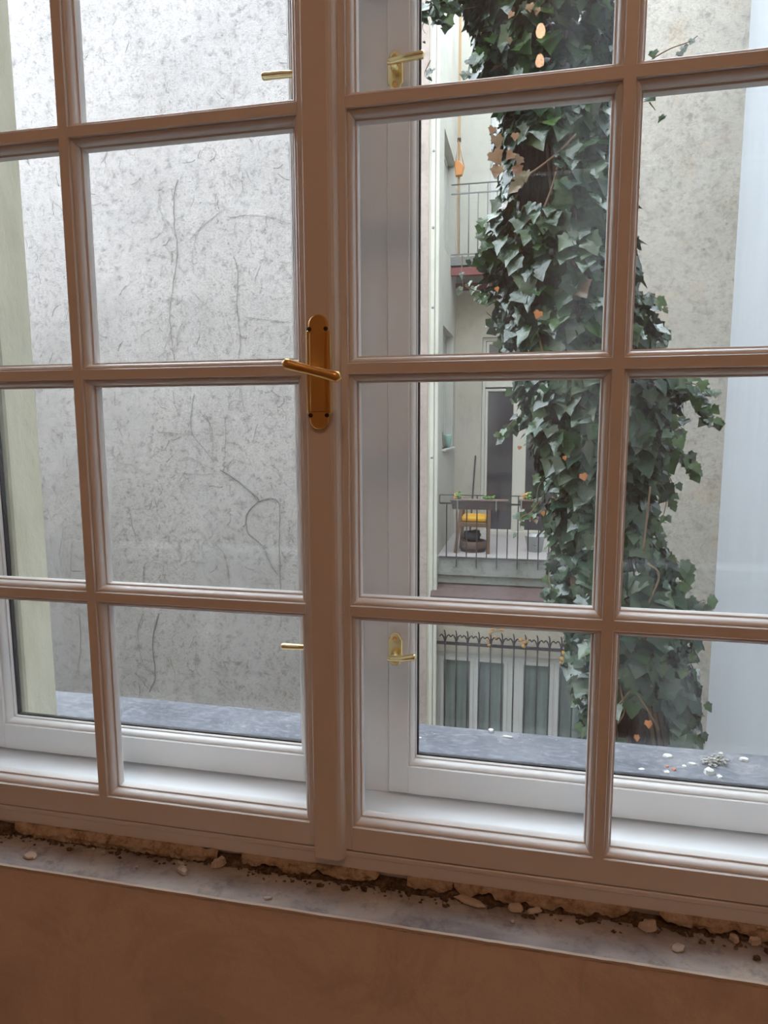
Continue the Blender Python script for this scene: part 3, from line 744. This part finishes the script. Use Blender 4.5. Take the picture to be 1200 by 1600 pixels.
# planters
for px0, px1, lb in ((706, 794, 'long dark brown planter hung on the left of the black balcony railing'), (811, 842, 'short dark planter on the black balcony railing beside the ivy')):
    a_, c_ = at(px0, 785, RY - .04), at(px1, 785, RY - .04); z1 = at(px0, 779, RY - .04).z; z0 = at(px0, 794, RY - .04).z
    if px0 == 811: z0 = z0 + .0; z1 = at(px0, 780, RY - .04).z
    t = empty('planter', ((a_.x + c_.x) / 2, RY - .05, z0), lb, 'planter', 'railing planters')
    mb = MB(); X0, X1, Y0, Y1 = a_.x, c_.x, RY - .16, RY - .012
    mb.add([(X0 + .02, Y0 + .02, z0), (X1 - .02, Y0 + .02, z0), (X1 - .02, Y1, z0), (X0 + .02, Y1, z0), (X0, Y0, z1), (X1, Y0, z1), (X1, Y1, z1), (X0, Y1, z1)], [(0, 3, 2, 1), (0, 1, 5, 4), (1, 2, 6, 5), (2, 3, 7, 6), (3, 0, 4, 7)])
    mb.build('trough', planter_m, t)
    MB().box(X0 - .01, X1 + .01, Y0 - .01, Y1 + .002, z1 - .022, z1, .004).build('rim', planter_m, t)
    MB().box(X0 + .02, X1 - .02, Y0 + .02, Y1 - .02, z1 - .03, z1 + .002).build('soil', rubble_m, t)
    for fx in (.12, .8):
        xx = X0 + (X1 - X0) * fx; MB().box(xx - .009, xx + .009, Y0 - .012, Y0 - .004, z0 - .01, z1 + .004).build('bracket', galv, t)
    for j in range(4 if px0 == 706 else 2):
        lf = MB(); cx = X0 + (X1 - X0) * ([.06, .12, .62, .70][j] if px0 == 706 else [.3, .5][j]); cz = z1
        mm = greensmall if j != 0 else ochre
        for q in range(9):
            a = R.uniform(0, 6.28); rr = R.uniform(.01, .045); h = R.uniform(.01, .10 if j < 2 else .05)
            flx = cx + rr * math.cos(a); fly = (Y0 + Y1) / 2 + rr * math.sin(a)
            lf.tube([(cx, (Y0 + Y1) / 2, cz), (flx, fly, cz + h)], .003, 4)
            lump(lf, (flx, fly, cz + h), R.uniform(.012, .024), (1, .6, .7), q, .8, 4)
        lf.build('seedling', mm, t)

# chair with mustard cushion
cy0, cy1 = 8.30, 8.68
c0, c1 = at(709, 865, cy0), at(766, 865, cy0)
CHX0, CHX1 = c0.x, c1.x; FZ = -1.195
sz = at(740, 816, cy0).z
ch = empty('wooden_chair', ((CHX0 + CHX1) / 2, 8.5, FZ), 'brown wooden armchair with a yellow seat cushion on the lower balcony', 'chair')
def beam(p, q, wx, wy, name, m, par):
    mb = MB(); p, q = Vector(p), Vector(q)
    vs = [(c.x + sx * wx, c.y + sy * wy, c.z) for c in (p, q) for sx, sy in ((-1, -1), (1, -1), (1, 1), (-1, 1))]
    mb.add(vs, [(0, 1, 2, 3), (4, 7, 6, 5), (0, 4, 5, 1), (1, 5, 6, 2), (2, 6, 7, 3), (3, 7, 4, 0)]); return mb.build(name, m, par)
az = sz + .26
beam((CHX0 + .02, cy0, FZ), (CHX0 + .10, cy0 + .03, az), .022, .02, 'leg', wood, ch)
beam((CHX1 - .03, cy0, FZ), (CHX1 - .03, cy0 + .03, az), .022, .02, 'leg', wood, ch)
beam((CHX0 + .06, cy1, FZ), (CHX0 + .10, cy1 + .05, az), .022, .02, 'leg', wood, ch)
beam((CHX1 - .05, cy1, FZ), (CHX1 - .05, cy1 + .05, az), .022, .02, 'leg', wood, ch)
MB().box(CHX0 + .07, CHX1 - .03, cy0 + .01, cy1 + .03, sz - .07, sz - .01, .005).build('seat', wood, ch)
MB().box(CHX0 + .06, CHX0 + .13, cy0 - .02, cy1 + .08, az, az + .03, .006).build('armrest', wood, ch)
MB().box(CHX1 - .07, CHX1, cy0 - .02, cy1 + .08, az, az + .03, .006).build('armrest', wood, ch)
mb = MB(); mb.box(CHX0 + .085, CHX1 - .055, cy0 + .02, cy1 + .02, sz - .01, sz + .075, .028)
tag(mb.build('seat_cushion', mustard), 'mustard yellow seat cushion on the brown armchair', 'cushion')
tc_ = ((CHX0 + CHX1) / 2 - .0, 8.30 + .20, FZ)
t = empty('wooden_tub', tc_, 'low round brown wooden tub standing under the armchair', 'tub')
MB().lathe(tc_, [(.001, 0), (.17, 0), (.185, .08), (.18, .15), (.165, .15), (.165, .12), (.001, .12)], 24).build('tub_wall', tub_m, t)
MB().lathe(tc_, [(.180, .03), (.184, .03), (.187, .05), (.180, .05)], 24).build('hoop', iron, t)
mb = MB(); lump(mb, (tc_[0] - .02, tc_[1], FZ + .21), .11, (1.15, .8, .75), 3, .5, 8)
tag(mb.build('black_bag', black_m), 'crumpled black bag stuffed in the tub under the armchair', 'bag')
# leaning broomstick, zinc bucket, second chair leg
p0, p1 = at(743, 712, YB - .03), at(737, 800, 9.5)
t = empty('broom', (p1.x, p1.y, FZ), 'thin black broomstick leaning against the cream wall', 'broom')
low = Vector((p1.x - .02, 9.45, FZ + .06))
MB().tube([low, p0], [.014, .012], 8).build('stick', black_m, t)
MB().box(low.x - .12, low.x + .12, 9.41, 9.49, FZ, FZ + .07, .01).build('brush_head', black_m, t)
p = at(836, 836, 8.6)
t = empty('zinc_bucket', (p.x, 8.62, FZ), 'pale grey zinc bucket on the balcony floor beside the ivy', 'bucket')
MB().lathe((p.x, 8.62, FZ), [(.001, 0), (.10, 0), (.135, .22), (.142, .225), (.128, .225), (.095, .02), (.001, .02)], 24).build('bucket_wall', grey_pot, t)
MB().tube([(p.x - .135, 8.62, FZ + .21), (p.x - .10, 8.56, FZ + .13), (p.x, 8.50, FZ + .10), (p.x + .10, 8.56, FZ + .13), (p.x + .135, 8.62, FZ + .21)], .004, 6).build('bail', iron, t)

# balcony door (door_1): transom, two leaves with dark glass
d1 = empty('door_1', (.0, YB, -1.13), 'cream double balcony door with dark glass behind the chair', None, None, 'structure')
yd0, yd1 = YB + .06, YB + .12
MB().loop(DX0 + .05, DX1 - .05, DZ0 + .03, DZ1 - .05, [(0, yd1), (0, yd0), (.05, yd0), (.05, YB + .0)]).build('door_frame', cream_frame, d1)
tz = 1.16
MB().box(DX0 + .05, DX1 - .05, yd0, yd1, tz, tz + .10, .006).build('transom_bar', cream_frame, d1)
mx_ = (DX0 + DX1) / 2
for a_, c_ in ((DX0 + .05, mx_ - .0), (mx_ + .0, DX1 - .05)):
    g0, g1 = (a_ + .045, c_ - .105) if a_ < 0 else (a_ + .105, c_ - .045)
    lf = MB().loop(g0, g1, DZ0 + .07, tz - .065, [(0, yd1 - .01), (0, yd0 + .004), (.012, yd0 - .004), (.040, yd0 - .004), (.042, yd1)]).build('door_leaf', cream_frame, d1)
    MB().box(mx_ - .064, mx_ + .064, yd0 - .008, yd1, DZ0 + .03, tz).build('meeting_stile', cream_frame, lf) if a_ < 0 else None
    MB().box(g0 - .01, g1 + .01, yd1 - .03, yd1 - .02, DZ0 + .06, tz - .055).build('glass', dark_glass, lf)
    MB().loop(a_ + .05, c_ - .05, tz + .14, DZ1 - .10, [(0, yd1 - .01), (0, yd0 + .004), (.04, yd0 - .002)]).build('transom_sash', cream_frame, d1)
    MB().box(a_ + .04, c_ - .04, yd1 - .03, yd1 - .02, tz + .12, DZ1 - .08).build('transom_glass', dark_glass, d1)
MB().box(DX0, DX1, YB + .0, YB + .12, DZ0, DZ0 + .05).build('threshold', cream_frame, d1)
MB().box(DX0 - .2, DX1 + .2, YB + .2, YB + .3, DZ0 - .1, DZ1 + .1).build('room_backing', black_m, d1)

# niche shelf objects: cup and small frame on the sill of the side wall niche
p = at(690, 688, 8.62)
sp_ = MB(); sp_.box(-1.10, XS + .05, 8.40, 9.72, .205, .235, .006); tag(sp_.build('niche_shelf', white_frame), 'narrow pale shelf in the niche of the recess side wall', 'shelf')
cxp = -.985
mb = MB().lathe((cxp, 9.25, .235), [(.001, 0), (.045, 0), (.062, .17), (.065, .19), (.056, .19), (.040, .02), (.001, .02)], 20)
tag(mb.build('flower_pot', green_cup), 'mint green pot on the narrow niche shelf', 'pot')
t = empty('picture_frame', (-1.0, 8.68, .235), 'small brown picture frame leaning on the niche shelf', 'picture frame')
mb = MB().loop(-.045, .045, .02, .22, [(0, .008), (0, -.008), (.014, -.008), (.014, .008)]); fo = mb.build('frame', wood, None); fo.parent = t; fo.location = (0, 0, 0)
mb = MB().box(-.045, .045, .002, .006, .02, .22); fo = mb.build('picture', cream_wall, None); fo.parent = t
t.rotation_euler = (0, math.radians(-6), math.radians(25)); t.location = (-1.01, 8.60, .235)
# panes in the niches
for i, (a_, c_, z0, z1) in enumerate(niches):
    wn = empty('window_%d' % (5 + i), (-1.08, (a_ + c_) / 2, z0), ['pale window above the narrow shelf in the recess side wall', 'pale window beside the upper balcony railing in the recess side wall', 'topmost pale window in the recess side wall'][i], None, None, 'structure')
    MB().box(-1.10, -1.085, a_, c_, z0, z1).build('pane', curtain, wn)
    mb = MB(); mb.box(-1.085, -1.07, a_, c_, z1 - .06, z1); mb.box(-1.085, -1.07, a_, c_, z0, z0 + .06); mb.box(-1.085, -1.07, a_, a_ + .06, z0, z1); mb.box(-1.085, -1.07, c_ - .06, c_, z0, z1)
    mb.build('frame', white_frame, wn)

# ---- upper balcony
UY = 9.22
ub = empty('balcony', (0, UY, 2.9), 'upper balcony with slim grey railing over red brown beams', 'balcony')
def zz(py, Y=UY, px=705): return at(px, py, Y).z
sl0, sl1 = zz(415), zz(402)
MB().box(XS, XR, UY, YB, sl0, sl1).build('slab', concrete, ub)
MB().box(XS, XR, UY + .02, UY + .12, zz(430), zz(418)).build('beam', redbeam, ub)
MB().box(XS, XR, YB - .08, YB, zz(453, YB - .08, 715), zz(443, YB - .08, 715)).build('beam', redbeam, ub)
ry = UY + .02
MB().tube([(XS, ry, zz(288.5)), (XR, ry, zz(288.5))], .010, 8).build('top_rail', galv, ub)
MB().box(XS, XR, ry - .01, ry + .01, zz(304), zz(302)).build('middle_rail', galv, ub)
MB().box(XS, XR, ry - .008, ry + .008, zz(399), zz(397)).build('bottom_rail', galv, ub)
x = at(718, 340, ry).x; k = 0
while x < XR:
    MB().tube([(x, ry, zz(398) if k % 2 == 0 else zz(404)), (x, ry, zz(302) if k % 2 == 0 else zz(288.5))], .008, 6).build('baluster', galv, ub); x += at(732.5, 340, ry).x - at(718, 340, ry).x; k += 1
d2 = empty('door_2', (.1, YB, 3.0), 'pale balcony door of the upper balcony partly behind the ivy', None, None, 'structure')
MB().loop(-.40, .74, 3.05, 5.63, [(0, YB + .10), (0, YB + .03), (.06, YB + .03), (.06, YB)]).build('door_frame', white_frame, d2)
MB().box(-.40, .17, YB + .06, YB + .10, 3.02, 5.66).build('door_leaf', curtain, d2)
MB().box(.175, .74, YB + .06, YB + .10, 3.02, 5.66).build('door_leaf', curtain, d2)
sy = UY + .10
p = at(716, 360, sy); q = at(717, 20, sy)
t = empty('wooden_pole', (p.x, sy, sl1), 'thin upright brown wooden pole standing behind the upper railing', 'pole')
MB().box(p.x - .018, p.x + .018, sy - .012, sy + .012, sl1, q.z, .003).build('shaft', slat_m, t)
MB().box(p.x - .025, p.x + .025, sy - .016, sy + .016, at(716, 222, sy).z, at(716, 216, sy).z).build('hook', iron, t)
t = empty('hanging_pouch', at(719, 262, sy - .03), 'orange brown leather pouch hanging by its strap above the upper railing', 'pouch')
ol = [(710.5, 254), (718, 252.5), (726, 261), (722.5, 275), (712, 276.5)]
ol3 = [at(a_, b_, sy - .03) for a_, b_ in ol]
MB().prism_y([(v.x, v.z) for v in ol3], sy - .085, sy - .022, .012).build('pouch_body', leather, t)
hk = at(716, 219, sy - .03)
MB().tube([at(712, 253, sy - .05), hk, at(725, 260, sy - .05)], .006, 6).build('strap', leather, t)

# ---- ground level window with iron grille
w8 = empty('window_8', (0, 8.2, -3.95), 'wide white framed window with curtained panes behind the iron grille', None, None, 'structure')
ZW0, ZW1 = -3.95, -2.56
fx0, fx1 = -.955, 1.2
yg = YW + .16
px_panes = [(-.885, -.505), (-.385, -.038), (.218, .580), (.690, 1.06)]
struct('wall_recess_low', wall_grid(MB(), XS, XR, GZ, -1.80, YW + .10, YW + .40, [(fx0, fx1, ZW0, ZW1)]), cream_wall)
fr_ = MB(); wall_grid(fr_, fx0, fx1, ZW0, ZW1, yg, yg + .08, [(a_, c_, ZW0 + .12, -2.69) for a_, c_ in px_panes]); fr_.build('frame', white_frame, w8)
for a_, c_ in px_panes:
    MB().loop(a_ + .005, c_ - .005, ZW0 + .125, -2.695, [(0, yg + .05), (0, yg - .012), (.045, yg - .012), (.05, yg)]).build('sash', white_frame, w8)
    MB().box(a_ - .01, c_ + .01, yg + .045, yg + .055, ZW0 + .10, -2.67).build('pane', green_glass, w8)
gr = empty('window_grille', (0, YW, -3.9), 'black wrought iron window grille with curled spear tips', 'grille')
gy = YW - .0; gz = -2.405
MB().box(XS + .0, 1.12, gy - .012, gy + .012, gz - .02, gz + .02).build('top_bar', iron, gr)
MB().box(XS + .0, 1.12, gy - .012, gy + .012, -3.85, -3.81).build('bottom_bar', iron, gr)
x = -.845
while x < 1.1:
    MB().tube([(x, gy, -3.95), (x, gy, gz)], .0105, 6).build('bar', iron, gr)
    tp = MB(); tp.tube(smooth_pts([(x, gy, gz), (x + .003, gy, gz + .07), (x, gy, gz + .14), (x - .012, gy, gz + .185)], 3), [.011] * 3 + [.010] * 3 + [.009] * 3 + [.006], 6)
    for sg in (-1, 1):
        tp.tube(smooth_pts([(x, gy, gz + .01), (x + sg * .018, gy, gz + .08), (x + sg * .05, gy, gz + .118), (x + sg * .078, gy, gz + .085)], 4), [.011] * 6 + [.009] * 6 + [.004], 6)
    tp.build('spear_tip', iron, gr)
    x += .1555
for twp, lfp, lb in [([(788, 985), (770, 988), (762, 1002), (768, 1008)], [(766, 990), (762, 1000), (764, 1008), (770, 983), (777, 981), (785, 984), (775, 996)], 'yellow autumn creeper sprig caught between the left grille tips'),
                     ([(825, 996), (818, 1006), (822, 1012)], [(814, 1000), (820, 1004), (818, 1010), (823, 1002)], 'yellow creeper leaves tangled in the middle of the grille tips'),
                     ([(882, 1012), (879, 1024), (876, 1038)], [(880, 1020), (878, 1030), (876, 1036)], 'dangling ochre creeper leaves at the right of the grille beside the ivy')]:
    cl = MB(); cl.tube(smooth_pts([at(a_, b_, gy - .02) for a_, b_ in twp], 4), .004, 5); tw = cl.build('creeper_sprig', stem_m); tag(tw, lb, 'creeper')
    lm = MB()
    for px, py in lfp:
        p = at(px, py, gy - .02); lump(lm, p, R.uniform(.018, .034), (1, .35, .9), px, .9, 5)
    lm.build('leaves', ochre, tw)
# ================================================================== TREE WITH IVY
TY = 2.62
def lerp_tab(tab, y):
    for i in range(len(tab) - 1):
        if tab[i][0] <= y <= tab[i + 1][0]:
            t = (y - tab[i][0]) / (tab[i + 1][0] - tab[i][0]); return [a + (b - a) * t for a, b in zip(tab[i][1:], tab[i + 1][1:])]
    return list(tab[0][1:] if y < tab[0][0] else tab[-1][1:])
# rows: image height, left and right limits of the foliage
SIL = [(-120, 700, 1000), (-40, 722, 980), (0, 745, 962), (60, 762, 952), (100, 768, 950), (140, 782, 952), (200, 786, 958), (260, 792, 965), (320, 784, 972), (380, 766, 975), (430, 770, 980), (480, 785, 990),
       (520, 792, 1022), (560, 802, 1028), (600, 815, 1050), (650, 822, 1040), (700, 846, 1030), (760, 856, 1012), (820, 862, 1010), (870, 868, 1035), (930, 868, 1060), (1000, 888, 1070), (1060, 900, 1078), (1110, 912, 1078), (1170, 916, 1082), (1300, 930, 1100), (1450, 950, 1120)]
tk = MB(); rings = []
TR = [(-200, 835, 44), (0, 842, 44), (300, 843, 44), (550, 880, 44), (850, 930, 44), (1120, 992, 42), (1300, 1020, 44)]
axis_pts = []; rad = []
for py, px, hw_ in TR:
    p = at(px, py, TY + .06); axis_pts.append(p); rad.append(hw_ / F * (TY + .9334) * 1.02)
low = axis_pts[-1]; axis_pts += [Vector((low.x + .25, low.y, -3.2)), Vector((low.x + .35, low.y, GZ))]; rad += [.16, .22]
P = []; RR = []
ps = smooth_pts(axis_pts, 8)
for i, p in enumerate(ps): P.append(p); RR.append(rad[min(i // 8, len(rad) - 1)])
vs = []; fs = []; n_ = 28
for i, p in enumerate(P):
    for k in range(n_):
        a = 2 * math.pi * k / n_; d = Vector((math.cos(a), math.sin(a), 0))
        q = RR[i] * (1 + .10 * noise.noise(Vector((d.x * 3, d.y * 3, p.z * .8))) + .06 * noise.noise(Vector((d.x * 9, d.y * 9, p.z * 1.5))))
        vs.append(p + d * q)
for i in range(len(P) - 1):
    for k in range(n_): a, b_ = i * n_ + k, i * n_ + (k + 1) % n_; fs.append((a, b_, b_ + n_, a + n_))
tk.add(vs, fs, True)
tree = tk.build('tree_trunk', bark); tag(tree, 'dark fibrous tree trunk almost wholly wrapped in ivy', 'tree')

LEAF = [(0, 0), (.16, -.14), (.42, -.08), (.41, .13), (.57, .32), (.38, .46), (.24, .68), (0, .98), (-.24, .68), (-.38, .46), (-.57, .32), (-.41, .13), (-.42, -.08), (-.16, -.14)]
GREENS = [((.020, .048, .022), 5), ((.028, .062, .028), 5), ((.014, .036, .022), 5), ((.036, .078, .032), 2.5), ((.045, .092, .026), 1.0), ((.042, .075, .058), 1.8), ((.10, .055, .028), .25)]
def pick():
    t = R.uniform(0, sum(w_ for _, w_ in GREENS))
    for c, w_ in GREENS:
        t -= w_
        if t <= 0: break
    k = R.uniform(.8, 1.25); return (c[0] * k, c[1] * k, c[2] * k, 1)
def leaf(mb, p, nrm, tip, size, col=None):
    nrm = nrm.normalized(); tip = (tip - nrm * tip.dot(nrm))
    if tip.length < 1e-3: tip = Vector((0, 0, -1))
    tip.normalize(); sd = tip.cross(nrm)
    fold = R.uniform(.05, .3); curl = R.uniform(-.1, .35); asym = R.uniform(.85, 1.15)
    def P_(x, y): return p + sd * (x * size * asym) + tip * ((y - .1) * size) + nrm * (size * (abs(x) * fold - curl * y * y * .4 + .03 * math.sin(9 * x + 5 * y)))
    mb.c = col or pick()
    pts = [P_(x, y) for x, y in LEAF] + [P_(0, .32), P_(0, .65)]
    c1_, c2_ = 14, 15
    fs = [(0, 1, c1_), (1, 2, c1_), (2, 3, c1_), (3, 4, c1_), (4, 5, c1_), (5, c2_, c1_), (5, 6, c2_), (6, 7, c2_), (7, 8, c2_), (8, 9, c2_), (9, c1_, c2_), (9, 10, c1_), (10, 11, c1_), (11, 12, c1_), (12, 13, c1_), (13, 0, c1_)]
    mb.add(pts, fs, True)
iv = empty('ivy', (axis_pts[-1].x, TY, GZ), 'dense glossy dark green ivy climbing the tree trunk in the courtyard', 'ivy')
fo = MB(); stems = MB()
bare = [(812, 872, 240, 345), (955, 1030, 1070, 1165)]
def in_bare(px, py): return any(a_ < px < b_ and c_ < py < d_ for a_, b_, c_, d_ in bare)
N = 7500
for i in range(N):
    py = R.uniform(-110, 1380) if i < N * .97 else R.uniform(-300, -110)
    L_, Rr = lerp_tab(SIL, py)
    cpx, hpx = (L_ + Rr) / 2, (Rr - L_) / 2
    c = at(cpx, py, TY); hw_ = hpx / F * (TY + .9334)
    a = R.uniform(0, 2 * math.pi)
    layer = R.choice([1, 1, .9, .8, .68])
    wob = 1 + .12 * noise.noise(Vector((math.cos(a) * 2, math.sin(a) * 2, c.z * 5)))
    dx, dy = math.cos(a), math.sin(a); dr = min(hw_, .34)
    p = c + Vector((dx * hw_ * layer * wob * .96, dy * dr * layer * wob, 0))
    if dy < 0:
        # keep parts of the trunk uncovered, as seen
        ppx = cpx + dx * hpx * layer
        if in_bare(ppx, py) : continue
    if dy > .3 and R.random() < .5: continue
    out = Vector((dx, dy, 0)); nrm = out + Vector((R.gauss(0, .45), R.gauss(0, .35), .60 + R.gauss(0, .45)))
    tip = Vector((R.gauss(0, .55), R.gauss(0, .3), -1)) + out * .5
    leaf(fo, p, nrm, tip, R.uniform(.055, .112))
sprigs = [  # (image polyline, depth offset, leaf size, leaves)
 ([(1000, 112), (1020, 92), (1048, 76), (1075, 66), (1090, 56)], 0, .045, 7), ([(1003, 104), (1005, 95)], 0, .05, 2), ([(1015, 160), (1024, 172)], 0, .075, 2),
 ([(985, 478), (1005, 462), (1020, 462), (1045, 486)], 0, .065, 14), ([(985, 500), (1010, 505), (1030, 520), (1040, 540)], 0, .06, 14),
 ([(985, 606), (1040, 598), (1085, 600), (1105, 618)], 0, .07, 26), ([(1080, 605), (1095, 630), (1105, 650), (1130, 658)], 0, .065, 20), ([(990, 630), (1040, 640), (1060, 665), (1045, 690)], 0, .07, 22),
 ([(1000, 705), (1040, 708), (1075, 715), (1095, 728)], 0, .075, 26), ([(1010, 740), (1045, 745), (1052, 770)], 0, .065, 16), ([(1000, 720), (1040, 770), (1030, 830)], 0, .06, 12),
 ([(1000, 800), (1022, 820), (1028, 850)], 0, .06, 12), ([(1010, 850), (1050, 870), (1072, 895), (1060, 920)], 0, .065, 22), ([(1040, 920), (1080, 940), (1102, 938), (1096, 952)], 0, .055, 14),
 ([(1060, 970), (1082, 990), (1080, 1040)], 0, .065, 20), ([(1050, 1050), (1085, 1080), (1088, 1160)], 0, .065, 22),
 ([(790, 90), (765, 85), (745, 95), (738, 112)], 0, .07, 22), ([(775, 60), (750, 80), (742, 118), (760, 135)], 0, .06, 14), ([(790, 20), (760, 8), (720, 12), (700, -20)], 0, .07, 16),
 ([(760, -40), (700, -10), (672, 10), (658, 22)], 0, .08, 26), ([(680, -20), (690, 15), (700, 35)], 0, .08, 14), ([(672, 20), (660, 40), (664, 52)], 0, .02, 2), ([(672, 95), (664, 112), (664, 120)], 0, .05, 2),
 ([(785, 330), (765, 345), (758, 365)], 0, .07, 12), ([(780, 395), (760, 400), (750, 415)], 0, .075, 12), ([(795, 445), (770, 460), (745, 455), (728, 448)], 0, .055, 16), ([(770, 450), (755, 470)], 0, .055, 7),
 ([(800, 510), (775, 500), (760, 488)], 0, .055, 12), ([(800, 520), (780, 540)], 0, .055, 6), ([(722, 400), (722, 430), (724, 452)], 0, .03, 5),
 ([(830, 640), (805, 655), (788, 672), (778, 680)], 0, .055, 18), ([(840, 600), (815, 605), (805, 625)], 0, .06, 12), ([(850, 775), (830, 800), (815, 808), (812, 826)], 0, .05, 8), ([(860, 740), (842, 760), (838, 790)], 0, .06, 14),
 ([(870, 860), (858, 890), (862, 925), (872, 945)], 0, .055, 16), ([(890, 870), (875, 905), (880, 930)], 0, .06, 12), ([(905, 985), (895, 1010), (905, 1040), (892, 1060)], 0, .07, 18), ([(910, 1050), (905, 1090), (912, 1130)], 0, .06, 12),
 ([(955, 100), (948, 60), (952, 20)], 0, .06, 16), ([(925, 120), (935, 60)], -.1, .055, 10)]
for i, (pts, dy, sz_, nl) in enumerate(sprigs):
    base_y = TY - .05 + dy; P3 = []
    for j, (a_, b_) in enumerate(pts): P3.append(at(a_, b_, base_y - .05 * j + .04 * math.sin(i * 2.1 + j)))
    SP = smooth_pts(P3, 6); stems.tube(SP, [.0035 * (1 - .6 * k / len(SP)) for k in range(len(SP))], 5)
    for k in range(nl):
        t = (k + R.random()) / nl; q = SP[min(int(t * (len(SP) - 1)), len(SP) - 1)]
        s_ = sz_ * (1.15 - .5 * t) * R.uniform(.75, 1.2)
        q2 = q + Vector((R.gauss(0, .018), R.gauss(0, .03), R.gauss(-.012, .018)))
        leaf(fo, q2, Vector((R.gauss(0, .5), -1 + R.gauss(0, .3), .6)), Vector((R.gauss(0, .7), 0, -1)), s_, None if R.random() < .6 else (.036, .085, .022, 1))
# brown withered leaves, a few orange ones
for px, py, sz_ in [(775, 215, .10), (772, 240, .11), (778, 262, .09), (806, 262, .085), (812, 275, .10), (808, 290, .10), (822, 270, .08), (800, 240, .07), (828, 8, .06), (840, 14, .05), (800, 20, .05), (795, 60, .05), (770, 200, .06), (805, 210, .06), (812, 246, .07)]:
    p = at(px, py, TY - .36); leaf(fo, p, Vector((R.gauss(0, .5), -1, .2)), Vector((R.gauss(0, .6), 0, -1)), sz_ * .62, (.19 * R.uniform(.6, 1.2), .10, .055, 1))
for px, py, sz_ in [(842, 488, .06), (911, 742, .055), (882, 714, .035), (1013, 1128, .06), (812, 698, .03), (776, 450, .035), (848, 800, .04), (995, 1150, .05)]:
    p = at(px, py, TY - .40); leaf(fo, p, Vector((R.gauss(0, .3), -1, .2)), Vector((R.gauss(0, .3), 0, -1)), sz_ * .62, (.42, .15, .05, 1))
ob = fo.build('foliage', leaf_m, iv); ob['kind'] = 'stuff'
for i in range(16):        # climbing stems hugging the trunk
    P3 = []; a = R.uniform(math.pi * .9, math.pi * 2.1)
    for j, p in enumerate(ps[::3]):
        a += R.uniform(-.15, .15); r = RR[min(j * 3, len(RR) - 1)] * 1.07
        P3.append(Vector((p.x + r * math.cos(a), p.y + r * math.sin(a), p.z)))
    stems.tube(P3, R.uniform(.004, .011), 6)
for pts in ([(800, 280), (830, 270), (870, 240), (900, 210)], [(840, 350), (860, 300), (872, 260)], [(968, 1100), (985, 1080), (1000, 1090), (1030, 1140)], [(965, 1130), (975, 1110), (968, 1070)], [(840, 520), (850, 560)], [(1010, 950), (1030, 900), (1012, 880)], [(1005, 860), (1012, 800), (1016, 760)]):
    stems.tube(smooth_pts([at(a_, b_, TY - .30) for a_, b_ in pts], 5), .005, 5)
stems.build('stem', stem_m, iv)
